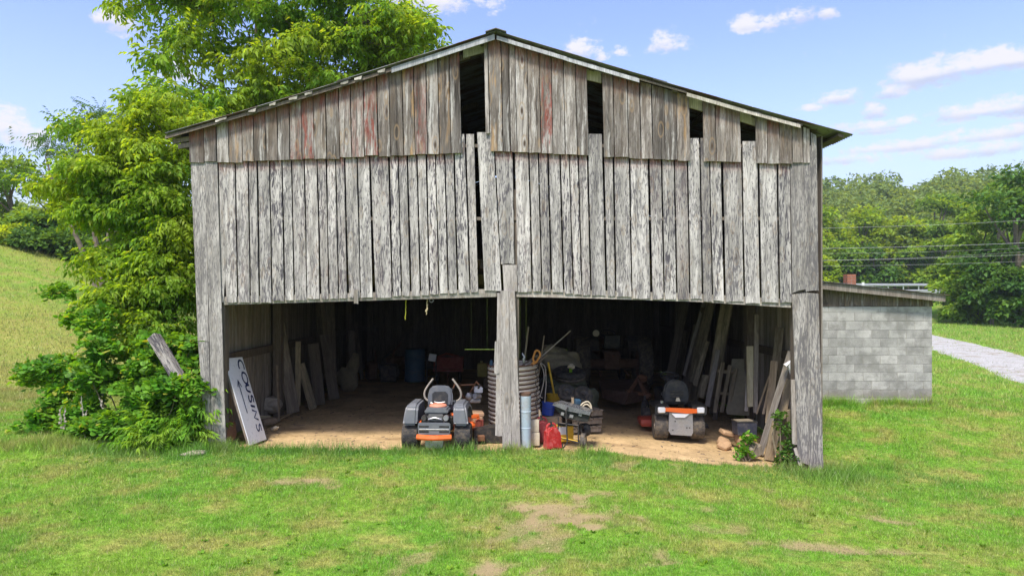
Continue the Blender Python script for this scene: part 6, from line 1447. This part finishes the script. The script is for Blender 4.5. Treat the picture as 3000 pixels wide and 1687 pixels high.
# ---------------------------------------------------------------- grass
def grass(name, label, n, d0, d1, hgt, wid, seed, tall=1.0, mask=None, xr=None):
    rng = np.random.default_rng(seed)
    u = rng.uniform(0, 1, n); d = d0 * (d1 / d0) ** u                       # even density on the picture
    t = rng.uniform(-.80, .80, n); x = t * d; y = d + CAMY
    if xr: y = rng.uniform(xr[2], xr[3], n); x = rng.uniform(xr[0], xr[1], n); d = y - CAMY
    s = soil(x, y); keep = rng.uniform(0, 1, n) > ss(s, .12, .95) * .97
    inb = (np.abs(x) < 4.95) & (y > .0) & (y < 12.3); keep &= ~inb; keep &= ~((x > 4.9) & (x < 9.9) & (y > 5.1) & (y < 9.3))
    # gravel drive
    def at_drive(x, y):
        ins = np.zeros(len(x), bool); poly = [tuple(p) for p in DR_U] + [tuple(p) for p in DR_D][::-1]
        for (x1, y1), (x2, y2) in zip(poly, poly[1:] + poly[:1]):
            c = (y1 > y) != (y2 > y); xi = (x2 - x1) * (y - y1) / ((y2 - y1) or 1e-9) + x1; ins ^= c & (x < xi)
        return ins
    keep &= ~(at_drive(x + rng.normal(size=n) * .12, y + rng.normal(size=n) * .12) & (rng.uniform(0, 1, n) > .04))
    if mask is not None: keep &= mask(x, y, rng)
    x, y, d, s = x[keep], y[keep], d[keep], s[keep]; n = len(x); z = ground(x, y) - .006
    tuft = fbm(x * 2.3, y * 2.3, 51, 3); k = (d / 7.5) ** .65 * tall
    h = hgt * k * rng.uniform(.5, 1.25, n) * (.35 + 1.3 * tuft) * (1 - .4 * ss(s, .1, .5)); w = wid * (d / 7.5) ** .75 * rng.uniform(.7, 1.3, n)
    a = rng.uniform(0, 2 * np.pi, n); la = rng.uniform(0, 2 * np.pi, n); ln = h * rng.uniform(.1, .95, n)
    dx, dy = np.cos(a) * w / 2, np.sin(a) * w / 2
    V = np.empty((n, 3, 3)); V[:, 0] = np.stack([x - dx, y - dy, z], -1); V[:, 1] = np.stack([x + dx, y + dy, z], -1); V[:, 2] = np.stack([x + np.cos(la) * ln, y + np.sin(la) * ln, z + h], -1)
    me = mesh_np(name, V.reshape(-1, 3), np.arange(3 * n).reshape(-1, 3), 'grass_blade')
    a_ = me.attributes.new('soil', 'FLOAT', 'POINT'); a_.data.foreach_set('value', np.repeat(s, 3).astype(np.float32))
    a_ = me.attributes.new('hay', 'FLOAT', 'POINT'); a_.data.foreach_set('value', np.repeat(hayf(x, y), 3).astype(np.float32))
    lu = np.clip(np.exp(-((y + .55 + .25 * np.sin(x * .8)) / .62) ** 2) * (np.abs(x) < 6.5) * (.5 + 1.0 * fbm(x * .9, y * .9, 91, 3)), 0, 1) * .9  # drip line band: lush growth plus painted shade beside the barn
    a_ = me.attributes.new('lush_shade', 'FLOAT', 'POINT'); a_.data.foreach_set('value', np.repeat(lu, 3).astype(np.float32))
    tag(link(name, me), label, 'grass', kind='stuff')
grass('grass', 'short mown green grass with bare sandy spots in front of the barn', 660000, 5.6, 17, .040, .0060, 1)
grass('field_grass', 'longer grass of the lawns and the hay slope farther off', 260000, 15, 60, .05, .008, 2)
def near_edge(x, y, rng):
    e = np.exp(-((y + .28 - .1 * x * (x > 2)) / .16) ** 2) * (fbm(x * 1.5, 0 * x, 71, 3) > .42)
    posts = np.exp(-((x - .0) ** 2 + (y + .18) ** 2) / .05) + np.exp(-((x + 4.6) ** 2 + (y + .1) ** 2) / .1) + np.exp(-((x - 4.6) ** 2 + (y + .1) ** 2) / .3) + .8 * np.exp(-((y + .45) / .25) ** 2) * (x < -4.6)
    return rng.uniform(0, 1, len(x)) < np.clip(e * .5 + posts, 0, 1)
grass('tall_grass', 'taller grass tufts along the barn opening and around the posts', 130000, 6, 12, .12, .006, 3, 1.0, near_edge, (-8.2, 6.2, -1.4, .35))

grass('tall_grass', 'weeds and long grass against the foot of the block shed wall', 16000, 14, 18, .13, .006, 4, 1.0, lambda x, y, rng: rng.uniform(0, 1, len(x)) < np.clip(fbm(x * 2, y * 0, 5, 3) * 1.6 - .35, 0, 1), (4.9, 9.95, 4.85, 5.2))

# broad leaved weeds and clover heads scattered in the lawn
rg = np.random.default_rng(12); n = 900; d = 5.8 * (15 / 5.8) ** rg.uniform(0, 1, n); x = rg.uniform(-.78, .78, n) * d; y = d + CAMY
k = (soil(x, y) < .3) & ~((np.abs(x) < 4.9) & (y > -.3)) & (fbm(x * .8, y * .8, 61, 3) > .46); x, y, d = x[k], y[k], d[k]
ros = merge([(round_leaf(.012)[0] @ roty(-.35).T @ rotz(a).T, round_leaf(.012)[1]) for a in (0, 1.3, 2.5, 3.8, 5.1)])
V, Fc = scatter(ros, np.stack([x, y, ground(x, y) + .012], -1), np.tile([1.0, 0, 0], (len(x), 1)), rg.uniform(.6, 1.5, len(x)), .3, rg)
tag(link('lawn_weeds', mesh_np('lawn_weeds', V, Fc, 'leaf_weed')), 'broad leaved weeds dotted through the lawn', 'weeds', kind='stuff')
# ================================================================ summer haze: one closed box of thin air round the scene
b = MB(); b.box((0, 200, 24), (1300, 780, 70)); me = bpy.data.meshes.new('haze'); b.bm.to_mesh(me); b.bm.free()
hm, t = newmat('haze_air')
vol = t.n('ShaderNodeVolumePrincipled', {'Color': (.84, .92, 1, 1), 'Density': .00045, 'Anisotropy': .3}, None); o_ = t.n('ShaderNodeOutputMaterial', None, None)
t.t.links.new(vol.outputs[0], o_.inputs[1]); me.materials.append(hm)
tag(link('haze', me), None, None, None, 'stuff')
